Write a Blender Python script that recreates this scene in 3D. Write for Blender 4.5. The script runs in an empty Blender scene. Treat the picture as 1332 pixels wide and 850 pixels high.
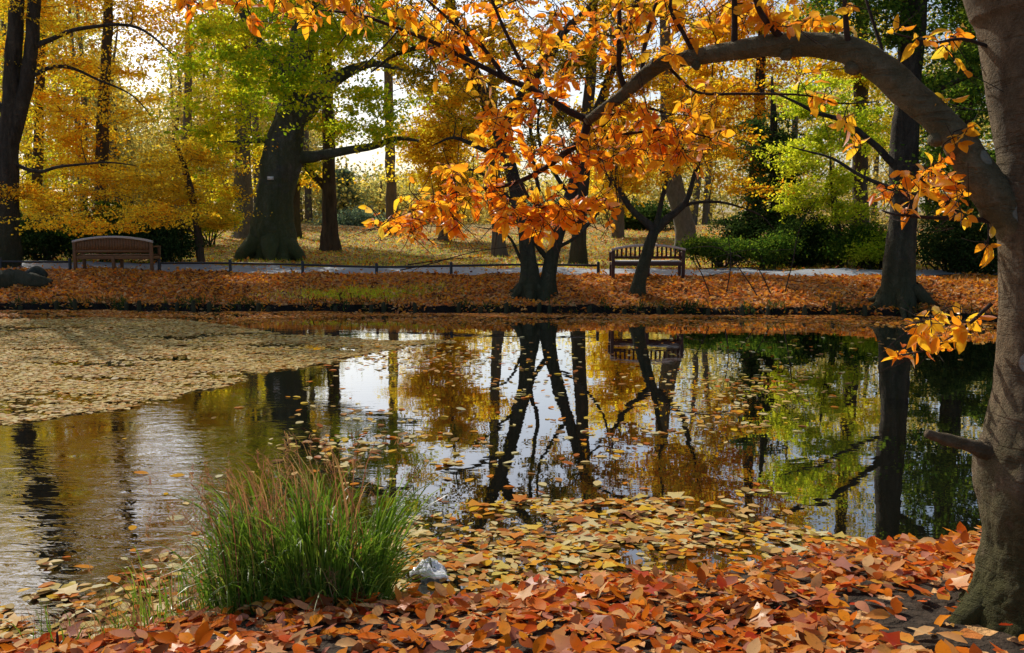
import bpy, math, numpy as np
from math import sin, cos, pi, radians, exp
from mathutils import Vector

SC = bpy.context.scene
COL = SC.collection
V = lambda *a: np.array(a, float)

# ------------------------------------------------------------------ camera
F = 1153.0
PITCH = math.atan(127.0 / F)
CAM = V(0, 0, 1.95)
FW = V(0, cos(PITCH), -sin(PITCH)); UP = V(0, sin(PITCH), cos(PITCH)); RT = V(1, 0, 0)
cd = bpy.data.cameras.new("camera"); co = bpy.data.objects.new("camera", cd); COL.objects.link(co)
co.location = CAM; co.rotation_euler = (pi / 2 - PITCH, 0, 0)
cd.sensor_width = 36; cd.lens = F / 1332 * 36; cd.clip_end = 2000; cd.clip_start = 0.05
SC.camera = co

def ray(px, py):
    return FW + RT * ((px - 666) / F) + UP * ((425 - py) / F)
def at(px, py, Y):                                  # photo pixel -> point on the plane at world depth Y
    d = ray(px, py); return CAM + d * (Y / d[1])
def onz(px, py, z=0.0):
    d = ray(px, py); return CAM + d * ((z - CAM[2]) / d[2])

# ------------------------------------------------------------------ terrain
near_px = [(-120, 868), (0, 856), (100, 842), (300, 806), (450, 792), (560, 786), (700, 780), (850, 758), (1000, 738), (1150, 716), (1270, 704), (1420, 692)]
NS = np.array([onz(*p)[:2] for p in near_px])
NSX = np.concatenate([[-60, -30, -4.5], NS[:, 0], [5.5, 8, 11, 15, 19, 60]])
NSY = np.concatenate([[3.2, 3.0, 3.4], NS[:, 1], [6.4, 8, 12, 17, 19.0, 19.0]])
_o = np.argsort(NSX); NSX = NSX[_o]; NSY = NSY[_o]
FS = np.array([onz(*p)[:2] for p in [(0, 404), (350, 406), (700, 408), (1150, 412), (1300, 420)]])
FSX = np.concatenate([[-70, -45], FS[:, 0], [16, 20, 60]])
FSY = np.concatenate([[20, 21.5], FS[:, 1], [18.6, 19.0, 19.0]])
def wob(x, y, s=1.0):
    return (np.sin(x * 1.7 * s + 1.3 * np.sin(y * 1.1 * s)) + np.sin(y * 2.1 * s + 0.7 + 1.2 * np.sin(x * 0.9 * s)) + .6 * np.sin(x * 4.1 * s + y * 3.3 * s)) / 2.6
def ssm(t): t = np.clip(t, 0, 1); return t * t * (3 - 2 * t)
def near_y(x): return np.interp(x, NSX, NSY) + 0.05 * np.sin(x * 4.3) + .03 * np.sin(x * 11 + 1)
def far_y(x): return np.interp(x, FSX, FSY) + 0.12 * np.sin(x * 1.1) + .06 * np.sin(x * 3.7) + .05 * np.sin(x * 8.3 + 2 * np.sin(x * 1.9))
def terrain(x, y):
    x = np.asarray(x, float); y = np.asarray(y, float)
    n = near_y(x) - y
    zn = np.where(n > 0, 0.02 + 0.21 * (1 - np.exp(-np.clip(n, 0, 50) / .75)) + 0.012 * wob(x * 2, y * 2) * ssm(n / .4), -0.02 - .5 * ssm(-n / 2.5))
    t = y - far_y(x)
    zf = -0.5 + .45 * ssm((t + 3) / 3) + .05 * ssm((t + .3) / .3)
    zf = zf + (0.17 + .05 * wob(x * 1.3, y) + .03 * wob(x * 4, y * 3)) * ssm(t / (.22 + .12 * np.sin(x * 5.1 + np.sin(x * 2))))
    zf = zf + 0.50 * ssm((t - .1) / 3.0) + .08 * ssm((t - 3.2) / 3.5)
    zf = zf + 1.35 * ssm((t - 7.5) / 34) + .9 * ssm((t - 30) / 70) + np.clip(t - 60, 0, 400) * .02
    zf = zf + .03 * wob(x * .7, y * .7) * ssm((t - .3) / 1.0) * (1 - ssm((t - 2.6) / .6) * (1 - ssm((t - 7) / 2))) + .12 * wob(x * .13, y * .11) * ssm((t - 9) / 6)
    zf = zf + .12 * ssm((-x - 6) / 6) * ssm((t - .5) / 3)
    mid = (near_y(x) + far_y(x)) / 2
    return np.where(y < mid, np.minimum(zn, 5), zf)
def gz(x, y): return float(terrain(x, y))
def ground_at(px, py):
    d = ray(px, py)
    for t in np.arange(19, 160, .05):
        p = CAM + d * t
        if p[2] <= gz(p[0], p[1]): return p
    return CAM + d * 60

# ------------------------------------------------------------------ materials
def newmat(name):
    m = bpy.data.materials.new(name); m.use_nodes = True
    nt = m.node_tree; nt.nodes.clear()
    o = nt.nodes.new("ShaderNodeOutputMaterial")
    return m, nt, o
class N:
    def __init__(s, nt): s.nt = nt
    def __call__(s, typ, ins=None, **kw):
        n = s.nt.nodes.new(typ)
        for k, v in kw.items(): setattr(n, k, v)
        for k, v in (ins or {}).items():
            if hasattr(v, 'node') or isinstance(v, bpy.types.NodeSocket): s.nt.links.new(v, n.inputs[k])
            else: n.inputs[k].default_value = v
        return n
    def math(s, op, a, b=0.0, clamp=False):
        n = s("ShaderNodeMath", {0: a, 1: b}, operation=op); n.use_clamp = clamp; return n.outputs[0]
    def ramp(s, fac, stops, mode='LINEAR'):
        n = s("ShaderNodeValToRGB", {0: fac}); r = n.color_ramp; r.interpolation = mode
        while len(r.elements) < len(stops): r.elements.new(0.5)
        for e, (p, c) in zip(r.elements, stops): e.position = p; e.color = (c[0], c[1], c[2], 1) if not np.isscalar(c) else (c, c, c, 1)
        return n.outputs[0]
    def mix(s, f, a, b, mode='MIX'):
        n = s("ShaderNodeMix", data_type='RGBA', blend_type=mode)
        for i, v in ((0, f), (6, a), (7, b)):
            if isinstance(v, bpy.types.NodeSocket): s.nt.links.new(v, n.inputs[i])
            else: n.inputs[i].default_value = v if i == 0 else (v[0], v[1], v[2], 1)
        return n.outputs[2]
    def noise(s, vec, scale, detail=4, rough=.55, dist=0.0):
        i = {'Scale': scale, 'Detail': detail, 'Roughness': rough, 'Distortion': dist}
        if vec is not None: i['Vector'] = vec
        return s("ShaderNodeTexNoise", i).outputs[0]

def stops(cols):
    n = len(cols); return [(i / max(1, n - 1), c) for i, c in enumerate(cols)]

def leaf_mat(name, cols, trans=.58, nscale=.35, spread=.75, gloss=0.0, nw=1.1, vein=False, tboost=1.45):
    m, nt, o = newmat(name); n = N(nt)
    g = n("ShaderNodeNewGeometry")
    no = n.noise(g.outputs['Position'], nscale, 2)
    f = n.math('ADD', n.math('MULTIPLY', g.outputs['Random Per Island'], spread), n.math('MULTIPLY', n.math('SUBTRACT', no, .5), nw))
    f = n.math('ADD', f, (1 - spread) / 2, True)
    c = n.ramp(f, stops(cols))
    if vein:
        b = n.noise(g.outputs['Position'], 45, 4, .65)
        c = n.mix(n.math('MULTIPLY', n.ramp(b, [(.55, 0.0), (.75, 1.0)]), .4), c, (.16, .06, .02))
    d = n("ShaderNodeBsdfDiffuse", {'Color': c, 'Roughness': .6})
    ct = n.mix(1.0, c, (tboost, tboost * .97, tboost * .55), 'MULTIPLY')
    ct = n.mix(1.0, ct, (.97, .97, .97), 'DARKEN')
    t = n("ShaderNodeBsdfTranslucent", {'Color': ct})
    mx = n("ShaderNodeMixShader", {0: trans, 1: d.outputs[0], 2: t.outputs[0]}).outputs[0]
    if gloss > 0:
        gl = n("ShaderNodeBsdfGlossy", {'Color': (1, 1, 1, 1), 'Roughness': .42})
        lw = n("ShaderNodeLayerWeight", {'Blend': .25})
        mx = n("ShaderNodeMixShader", {0: n.math('MULTIPLY', lw.outputs['Fresnel'], gloss), 1: mx, 2: gl.outputs[0]}).outputs[0]
    nt.links.new(mx, o.inputs[0]); return m

def bark_mat(name, dark, light, moss=0.0, mosscol=(.045, .06, .015), scale=1.0, stretch=.18, mossh=2.0, bump=.5, lichen=0.0, rings=0.0, mosssc=2.5, finew=.18, mott=0.0):
    m, nt, o = newmat(name); n = N(nt)
    tc = n("ShaderNodeTexCoord"); mp = n("ShaderNodeMapping", {'Vector': tc.outputs['Object'], 'Scale': (scale, scale, scale * stretch)})
    v = mp.outputs[0]
    n1 = n.noise(v, 9, 8, .65, .6); n2 = n.noise(tc.outputs['Object'], 1.7 * scale, 4)
    fine = n.noise(tc.outputs['Object'], 60 * scale, 4, .7)
    c = n.ramp(n1, [(.32, dark), (.68, light)])
    c = n.mix(n.math('MULTIPLY', n2, .6), c, tuple(x * .45 for x in light), 'MIX')
    c = n.mix(.5, c, n.ramp(fine, [(.3, (.55, .55, .55)), (.7, (1.35, 1.35, 1.35))]), 'MULTIPLY')
    h = n1
    if mott > 0:
        mo = n.ramp(n.noise(tc.outputs['Object'], 7, 6, .7, .4), [(.42, 1.0), (.58, 0.0)]); c = n.mix(n.math('MULTIPLY', mo, mott), c, tuple(x * .28 for x in light)); h = n.math('ADD', h, n.math('MULTIPLY', mo, -.35))
    if rings > 0:
        sx = n("ShaderNodeSeparateXYZ", {0: tc.outputs['Object']})
        mr = n("ShaderNodeMapping", {'Vector': tc.outputs['Object'], 'Scale': (1.3, 1.3, 9)})
        rg = n.noise(mr.outputs[0], 2.2, 5, .6, .8)
        rr = n.ramp(rg, [(.52, 0.0), (.66, 1.0)])
        c = n.mix(n.math('MULTIPLY', rr, rings), c, tuple(x * .4 for x in dark)); h = n.math('SUBTRACT', n.math('MULTIPLY', h, .5), n.math('MULTIPLY', rr, .35))
    if lichen > 0:
        vo = n("ShaderNodeTexVoronoi", {'Vector': tc.outputs['Object'], 'Scale': 5.5, 'Randomness': 1.0})
        hit = n.ramp(n.math('ADD', vo.outputs['Distance'], n.math('MULTIPLY', n.noise(tc.outputs['Object'], 30, 3), .06)), [(.26, 1.0), (.29, 0.0)])
        pick = n.math('GREATER_THAN', n("ShaderNodeSeparateColor", {0: vo.outputs['Color']}).outputs[0], 1 - lichen)
        c = n.mix(n.math('MULTIPLY', n.math('MULTIPLY', hit, pick), .75), c, (.55, .60, .56))
    if moss > 0:
        g = n("ShaderNodeNewGeometry")
        z = n("ShaderNodeSeparateXYZ", {0: tc.outputs['Object']}).outputs[2]
        hz = n.math('SUBTRACT', 1.0, n.math('DIVIDE', z, mossh), True)
        k = n.ramp(n.math('MULTIPLY', n.math('ADD', n.noise(tc.outputs['Object'], mosssc, 5, .65), n.math('MULTIPLY', hz, .35)), 1.0), [(.56, 0.0), (.70, 1.0)])
        k = n.math('MULTIPLY', n.math('MULTIPLY', k, moss), n.math('ADD', n.math('MULTIPLY', hz, .85), .15))
        c = n.mix(k, c, n.mix(fine, tuple(x * .5 for x in mosscol), tuple(x * 1.6 for x in mosscol)))
    b = n("ShaderNodeBump", {'Strength': bump, 'Distance': .06, 'Height': n.math('ADD', h, n.math('MULTIPLY', fine, finew))})
    p = n("ShaderNodeBsdfPrincipled", {'Base Color': c, 'Roughness': .88, 'Normal': b.outputs[0], 'Specular IOR Level': .2})
    nt.links.new(p.outputs[0], o.inputs[0]); return m

def plain_mat(name, col, rough=.6, var=.25, sc=6, stretch=(1, 1, 1), metal=0.0, bump=.1, spec=.4):
    m, nt, o = newmat(name); n = N(nt)
    tc = n("ShaderNodeTexCoord"); mp = n("ShaderNodeMapping", {'Vector': tc.outputs['Object'], 'Scale': stretch})
    a = n.noise(mp.outputs[0], sc, 6, .65)
    c = n.ramp(a, [(.3, tuple(x * (1 - var) for x in col)), (.7, tuple(x * (1 + var) for x in col))])
    b = n("ShaderNodeBump", {'Strength': bump, 'Distance': .02, 'Height': a})
    p = n("ShaderNodeBsdfPrincipled", {'Base Color': c, 'Roughness': rough, 'Metallic': metal, 'Normal': b.outputs[0], 'Specular IOR Level': spec})
    nt.links.new(p.outputs[0], o.inputs[0]); return m

GOLD = [(.68, .25, .015), (.86, .41, .022), (.93, .54, .045), (.88, .55, .05), (.66, .52, .05)]
YELG = [(.22, .32, .02), (.44, .48, .03), (.70, .57, .04), (.88, .58, .045), (.90, .47, .025)]
BRIGHT = [(.88, .42, .02), (.95, .55, .04), (.96, .62, .07), (.90, .58, .06)]
ORANGE = [(.62, .15, .015), (.82, .245, .02), (.90, .335, .023), (.93, .42, .033), (.93, .52, .07)]
M = dict(
    gold=leaf_mat('golden_leaves', GOLD), yelg=leaf_mat('yellow_green_leaves', YELG, nw=1.5), bright=leaf_mat('bright_yellow_leaves', BRIGHT),
    oak=leaf_mat('oak_leaves', [(.20, .36, .02), (.36, .50, .03), (.54, .60, .035), (.78, .68, .04), (.86, .56, .03)], nw=1.7),
    olive=leaf_mat('olive_brown_leaves', [(.12, .14, .015), (.28, .25, .025), (.48, .36, .03), (.68, .43, .03), (.78, .38, .025)], nw=1.2, trans=.55),
    dgreen=leaf_mat('dark_green_leaves', [(.02, .06, .015), (.06, .13, .022), (.14, .22, .03), (.30, .36, .04)], trans=.45, nw=1.2),
    yew=leaf_mat('evergreen_needles', [(.014, .035, .014), (.03, .065, .022), (.055, .10, .03), (.10, .14, .04)], trans=.3, nw=.8),
    lime=leaf_mat('lime_leaves', [(.22, .34, .02), (.42, .54, .035), (.64, .66, .06), (.78, .68, .07)], trans=.55),
    amber=leaf_mat('amber_leaves', [(.58, .20, .015), (.82, .36, .022), (.92, .54, .035), (.82, .58, .05)], trans=.58),
    hazeg=leaf_mat('haze_tinted_needles', [(.10, .17, .15), (.16, .24, .20), (.25, .33, .26), (.34, .40, .30)], trans=.4),  # distance haze mixed into the needle colours
    hazey=leaf_mat('haze_tinted_far_leaves', [(.22, .26, .14), (.40, .38, .15), (.60, .48, .16), (.62, .42, .12)], trans=.5, nscale=.08),  # paled leaf colours stand in for haze over the far wood
    magn=leaf_mat('orange_magnolia_leaves', ORANGE, trans=.62, nscale=1.7, gloss=.12, vein=False, nw=.9),
    fallen=leaf_mat('fallen_orange_leaves', [(.12, .035, .012), (.42, .085, .012), (.66, .17, .010), (.74, .27, .018), (.58, .26, .08), (.74, .48, .22), (.68, .15, .012), (.48, .05, .02), (.72, .36, .05), (.56, .24, .16), (.30, .10, .04)], trans=.2, nscale=1.5, spread=1.0, gloss=.03, nw=.5, vein=True, tboost=1.2),
    floatn=leaf_mat('floating_pale_leaves', [(.28, .12, .05), (.58, .30, .09), (.68, .46, .16), (.70, .56, .26), (.60, .54, .30), (.72, .46, .03), (.66, .26, .03), (.56, .15, .02), (.22, .10, .05), (.64, .50, .12)], trans=.1, nscale=1.3, spread=1.0, gloss=.012, nw=.4, vein=True),
    floatf=leaf_mat('floating_litter', [(.38, .20, .06), (.70, .46, .15), (.66, .52, .22), (.54, .38, .12), (.58, .44, .16), (.60, .24, .03), (.44, .32, .16), (.64, .50, .20), (.58, .38, .06)], trans=.1, nscale=.8, spread=1.0, gloss=.01, nw=.7),
    litter=leaf_mat('bank_leaf_litter', [(.12, .045, .02), (.34, .12, .035), (.62, .24, .05), (.70, .32, .06), (.78, .34, .025), (.72, .16, .02), (.72, .46, .20), (.36, .17, .07)], trans=.25, nscale=.6, spread=.9, gloss=.02, nw=1.0),
    grass=leaf_mat('grass_blades', [(.04, .09, .012), (.09, .18, .02), (.15, .25, .035), (.24, .30, .05)], trans=.4, gloss=.08, nscale=3),
    dry=leaf_mat('dry_grass', [(.16, .06, .05), (.30, .13, .09), (.36, .20, .11), (.42, .30, .16)], trans=.35, nscale=3),
    bark_dark=bark_mat('dark_bark', (.022, .018, .014), (.10, .078, .058), moss=.4, mossh=3),
    bark_black=bark_mat('black_bark', (.012, .010, .008), (.115, .092, .068), moss=.45, mossh=3, bump=1.0, scale=.7, mott=.4),
    bark_oak=bark_mat('oak_bark', (.035, .036, .028), (.19, .19, .17), moss=.75, mosscol=(.065, .085, .018), mossh=6, scale=.42, mosssc=1.5, bump=1.0, mott=.5),
    bark_brown=bark_mat('brown_bark', (.03, .022, .016), (.12, .085, .055)),
    bark_grey=bark_mat('grey_bark', (.09, .085, .07), (.20, .19, .16), stretch=.5),
    bark_haze=bark_mat('haze_tinted_bark', (.10, .085, .065), (.19, .16, .12)),  # bark lightened to carry the haze of distance
    bark_magn=bark_mat('smooth_magnolia_bark', (.10, .072, .042), (.36, .275, .17), moss=.95, mosscol=(.05, .052, .011), mossh=1.25, scale=1.6, stretch=.6, bump=1.0, lichen=.12, rings=.22, mosssc=7, finew=.55, mott=.35),
    twig=bark_mat('dark_twigs', (.02, .014, .012), (.07, .05, .04), scale=3),
)
M['bough'] = bark_mat('mossy_bough_bark', (.085, .072, .048), (.46, .40, .28), moss=.45, mosscol=(.10, .10, .03), mossh=30, scale=1.6, stretch=.8, bump=1.0, lichen=.35, rings=.2, mosssc=5, finew=.5, mott=.7)

# ------------------------------------------------------------------ mesh building
class Geo:
    def __init__(s): s.v = []; s.f = []; s.n = 0
    def add(s, v, f):
        v = np.asarray(v, float); s.v.append(v); s.f.append(np.asarray(f, np.int64) + s.n); s.n += len(v)
    def addlist(s, v, faces):
        for k in sorted(set(map(len, faces))):
            pass
        base = s.n; v = np.asarray(v, float); s.v.append(v); s.n += len(v)
        for k in sorted(set(map(len, faces))):
            s.f.append(np.array([q for q in faces if len(q) == k], np.int64) + base)
def mesh_of(name, g, mat, off=(0, 0, 0), smooth=True):
    me = bpy.data.meshes.new(name)
    v = np.concatenate(g.v) - np.asarray(off, float)
    me.vertices.add(len(v)); me.vertices.foreach_set('co', v.astype(np.float32).ravel())
    tot = np.concatenate([np.full(len(a), a.shape[1]) for a in g.f]); idx = np.concatenate([a.ravel() for a in g.f])
    me.loops.add(len(idx)); me.loops.foreach_set('vertex_index', idx.astype(np.int32))
    st = np.concatenate([[0], np.cumsum(tot)[:-1]])
    me.polygons.add(len(tot)); me.polygons.foreach_set('loop_start', st.astype(np.int32)); me.polygons.foreach_set('loop_total', tot.astype(np.int32))
    if smooth: me.polygons.foreach_set('use_smooth', np.ones(len(tot), bool))
    me.update(calc_edges=True)
    if mat: me.materials.append(mat)
    return me
def wloc(o):
    l = np.zeros(3)
    while o: l = l + np.array(o.location); o = o.parent
    return l
def obj(name, g, mat, parent=None, loc=None, smooth=True):
    off = wloc(parent) if parent else (np.asarray(loc, float) if loc is not None else np.zeros(3))
    o = bpy.data.objects.new(name, mesh_of(name, g, mat, off, smooth)); COL.objects.link(o)
    if parent: o.parent = parent
    elif loc is not None: o.location = loc
    return o
def tag(o, label=None, cat=None, group=None, kind=None):
    for k, v in (('label', label), ('category', cat), ('group', group), ('kind', kind)):
        if v: o[k] = v
    return o
def thing(name, label, cat, loc, group=None):
    o = bpy.data.objects.new(name, None); COL.objects.link(o); o.location = loc; o.empty_display_size = .3
    return tag(o, label, cat, group)

def smooth_path(P, R, step):
    P = np.asarray(P, float); R = np.asarray(R, float)
    if len(P) == 2: 
        k = max(2, int(np.linalg.norm(P[1] - P[0]) / step) + 1); t = np.linspace(0, 1, k)[:, None]
        return P[0] * (1 - t) + P[1] * t, R[0] * (1 - t[:, 0]) + R[1] * t[:, 0]
    ext = np.vstack([2 * P[0] - P[1], P, 2 * P[-1] - P[-2]]); out = []; ro = []
    for i in range(len(P) - 1):
        p0, p1, p2, p3 = ext[i:i + 4]
        k = max(2, int(np.linalg.norm(p2 - p1) / step) + 1)
        for t in np.linspace(0, 1, k, endpoint=False):
            out.append(.5 * ((2 * p1) + (-p0 + p2) * t + (2 * p0 - 5 * p1 + 4 * p2 - p3) * t * t + (-p0 + 3 * p1 - 3 * p2 + p3) * t ** 3)); ro.append(R[i] * (1 - t) + R[i + 1] * t)
    out.append(P[-1]); ro.append(R[-1])
    return np.array(out), np.array(ro)

def tube(g, P, R, sides=8, step=None, lump=0.0, seed=0, flare=None, wobble=0.0, rough=0.0):
    P = np.asarray(P, float); R = np.asarray(R, float)
    if step: P, R = smooth_path(P, R, step)
    n = len(P)
    if wobble:
        rg = np.random.default_rng(seed + 7); ph = rg.uniform(0, 6.28, 6); s = np.arange(n) * (step or .2)
        w = np.stack([np.sin(s * 2.1 + ph[0]) + .6 * np.sin(s * 4.7 + ph[1]), np.sin(s * 1.9 + ph[2]) + .6 * np.sin(s * 5.1 + ph[3]), .6 * np.sin(s * 2.6 + ph[4])], 1)
        P = P + w * wobble * np.minimum(1, np.arange(n) / 3)[:, None]
    T = np.gradient(P, axis=0); T /= np.linalg.norm(T, axis=1)[:, None] + 1e-9
    u = np.cross(T[0], V(0, 1, .3) if abs(T[0][1]) < .9 else V(1, 0, 0)); u /= np.linalg.norm(u)
    U = [u]
    for i in range(1, n):
        u = U[-1] - T[i] * np.dot(U[-1], T[i]); u /= np.linalg.norm(u) + 1e-9; U.append(u)
    U = np.array(U); W = np.cross(T, U)
    a = np.linspace(0, 2 * pi, sides, endpoint=False)
    rr = np.repeat(R[:, None], sides, 1)
    if lump:
        rg = np.random.default_rng(seed); s = np.arange(n)[:, None] * (step or .2)
        d = np.zeros((n, sides))
        for k in range(1, 6):
            p1, p2 = rg.uniform(0, 6.28, 2); d += np.sin(k * a[None] + p1 + 1.3 * np.sin(s * rg.uniform(.5, 2.2) / max(R.mean(), .08) * .35 + p2)) / (k ** .6)
        rr = rr * (1 + lump * d / 2)
    if rough:
        rg = np.random.default_rng(seed + 3); d = np.zeros((n, sides))
        for per_, am in ((9, 1.0), (5, .7), (3, .6), (1, .35)):
            na, nb = max(2, n // per_ + 2), max(3, sides // per_); q = rg.normal(size=(na, nb)); q = np.concatenate([q, q[:, :1]], 1)
            ii = np.linspace(0, na - 1.001, n); jj = np.linspace(0, nb, sides, endpoint=False); i0 = ii.astype(int); j0 = jj.astype(int); fi = (ii - i0)[:, None]; fj = (jj - j0)[None]
            fi = fi * fi * (3 - 2 * fi); fj = fj * fj * (3 - 2 * fj); i1 = np.minimum(i0 + 1, na - 1); j1 = np.minimum(j0 + 1, nb)
            d += am * ((q[i0][:, j0] * (1 - fi) + q[i1][:, j0] * fi) * (1 - fj) + (q[i0][:, j1] * (1 - fi) + q[i1][:, j1] * fi) * fj)
        rv = np.full(n, rough) if np.isscalar(rough) else np.interp(np.linspace(0, 1, n), np.linspace(0, 1, len(rough)), rough)
        rr = rr * (1 + rv[:, None] * d)
    if flare:
        amp, hgt, k, ph = flare
        L = np.concatenate([[0], np.cumsum(np.linalg.norm(np.diff(P, axis=0), axis=1))])[:, None]
        rr = rr * (1 + amp * np.exp(-L / hgt) * (.5 + .5 * np.sin(k * a[None] + ph + .5 * np.sin(2 * a[None]))))
    ring = P[:, None] + rr[..., None] * (np.cos(a)[None, :, None] * U[:, None] + np.sin(a)[None, :, None] * W[:, None])
    v = ring.reshape(-1, 3)
    i, j = np.meshgrid(np.arange(n - 1), np.arange(sides), indexing='ij')
    q = np.stack([i * sides + j, i * sides + (j + 1) % sides, (i + 1) * sides + (j + 1) % sides, (i + 1) * sides + j], -1).reshape(-1, 4)
    g.add(v, q)
    g.f.append(np.array([[g.n - len(v) + (n - 1) * sides + k for k in range(sides)]], np.int64))
    return P, R

def tubes3(g, A, B, C, r0, r1, k=5):
    """many thin three-sided quadratic twigs A->B(control)->C at once"""
    m = len(A)
    if m == 0: return
    t = np.linspace(0, 1, k)[None, :, None]
    P = (1 - t) ** 2 * A[:, None] + 2 * t * (1 - t) * B[:, None] + t * t * C[:, None]
    T = C - A; T /= np.linalg.norm(T, axis=1)[:, None] + 1e-9
    u = np.cross(T, V(.3, .5, .8)); u /= np.linalg.norm(u, axis=1)[:, None] + 1e-9; w = np.cross(T, u)
    r = (np.asarray(r0).reshape(-1, 1) * (1 - t[0, :, 0])[None] + np.asarray(r1).reshape(-1, 1) * t[0, :, 0][None])
    a = np.array([0, 2.094, 4.189])
    v = P[:, :, None] + r[:, :, None, None] * (np.cos(a)[None, None, :, None] * u[:, None, None] + np.sin(a)[None, None, :, None] * w[:, None, None])
    i, j = np.meshgrid(np.arange(k - 1), np.arange(3), indexing='ij')
    q = np.stack([i * 3 + j, i * 3 + (j + 1) % 3, (i + 1) * 3 + (j + 1) % 3, (i + 1) * 3 + j], -1).reshape(-1, 4)
    g.add(v.reshape(-1, 3), (q[None] + (np.arange(m) * k * 3)[:, None, None]).reshape(-1, 4))

# leaf templates: (verts, quads[, tris])
def tpl_rhomb(w=.33, fold=.08):
    return V([0, 0, 0], [.45, w, fold], [1, 0, 0], [.45, -w, fold]) if False else (np.array([[0, 0, 0], [.45, w, fold], [1, 0, 0], [.45, -w, fold]], float), np.array([[0, 1, 2, 3]]))
def tpl_hex(w=.30):
    return (np.array([[0, 0, 0], [.3, w * .9, .05], [.7, w * .8, .03], [1, 0, -.02], [.7, -w * .8, .05], [.3, -w * .9, .03]], float), np.array([[0, 1, 2, 3], [0, 3, 4, 5]]))
def tpl_leaf(w=.23, curl=.25, fold=.3, wave=.0):
    us = np.array([0, .12, .3, .5, .7, .87, 1.0]); ws = np.array([.06, .5, .9, 1, .82, .42, .02]) * w
    vs = []
    for i, (u, x) in enumerate(zip(us, ws)):
        z = -curl * u * u + .05 * u; k = wave * (1 if i % 2 else -1)
        vs += [[u, x, z + x * fold + k], [u, 0, z], [u, -x, z + x * fold - k]]
    q = []
    for i in range(len(us) - 1):
        b = i * 3; q += [[b, b + 1, b + 4, b + 3], [b + 1, b + 2, b + 5, b + 4]]
    return np.array(vs, float), np.array(q)
def tpl_maple(seed):
    rg = np.random.default_rng(seed); rs = [.12, .42, .25, .5, .3, .62, .3, .5, .25, .42]; vs = [[.32, 0, 0]]
    an = np.array([180, 130, 105, 75, 50, 0, -50, -75, -105, -130]) * pi / 180
    for a, r in zip(an, rs): vs.append([.32 + r * cos(a), r * sin(a) * 1.0, rg.uniform(-.02, .05)])
    q = [[0, 1 + (k + 1) % 10, 1 + (k + 2) % 10, 1 + (k + 3) % 10][:0] or [0, 1 + k, 1 + (k + 1) % 10] for k in range(10)]
    return np.array(vs, float), np.array(q)
T_RH = tpl_rhomb(); T_HX = tpl_hex()
T_FALL = [tpl_leaf(.25, c, f, w) for c, f, w in ((.05, .1, .0), (.18, .2, .01), (.3, .35, .01), (-.2, .15, .015), (.0, .05, .012), (.45, .5, .02))]
T_NEAR = [tpl_leaf(.24, c, f, w) for c, f, w in ((.05, .25, .0), (.25, .35, .01), (.45, .5, .0), (-.15, .3, .015), (.15, .7, .01), (.7, .9, .02), (.35, .2, .03))]

def scatter(g, pts, size, rng, tpl, up=1.0, axis=None, spread=1.0, smin=.6):
    """leaf-shaped faces at pts; up = bias of the leaf normal to +Z; axis = preferred direction"""
    n = len(pts)
    if n == 0: return
    nr = rng.normal(size=(n, 3)); nr[:, 2] = nr[:, 2] + up * 2.0; nr /= np.linalg.norm(nr, axis=1)[:, None]
    ax = rng.normal(size=(n, 3)) * spread
    if axis is not None: ax = ax + axis
    ax -= nr * np.sum(ax * nr, 1)[:, None]; ax /= np.linalg.norm(ax, axis=1)[:, None] + 1e-9
    by = np.cross(nr, ax)
    s = size * rng.uniform(smin, 1.25, n)
    tv, tq = tpl
    v = pts[:, None] + s[:, None, None] * (tv[None, :, 0:1] * ax[:, None] + tv[None, :, 1:2] * by[:, None] + tv[None, :, 2:3] * nr[:, None])
    g.add(v.reshape(-1, 3), (tq[None] + (np.arange(n) * len(tv))[:, None, None]).reshape(-1, tq.shape[1]))

# ------------------------------------------------------------------ trees
def pxpath(pts, Y, dY=0.0):
    n = len(pts)
    return np.array([at(p[0], p[1], Y + (p[2] if len(p) > 2 else 0) + dY * i / max(1, n - 1)) for i, p in enumerate(pts)])

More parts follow.
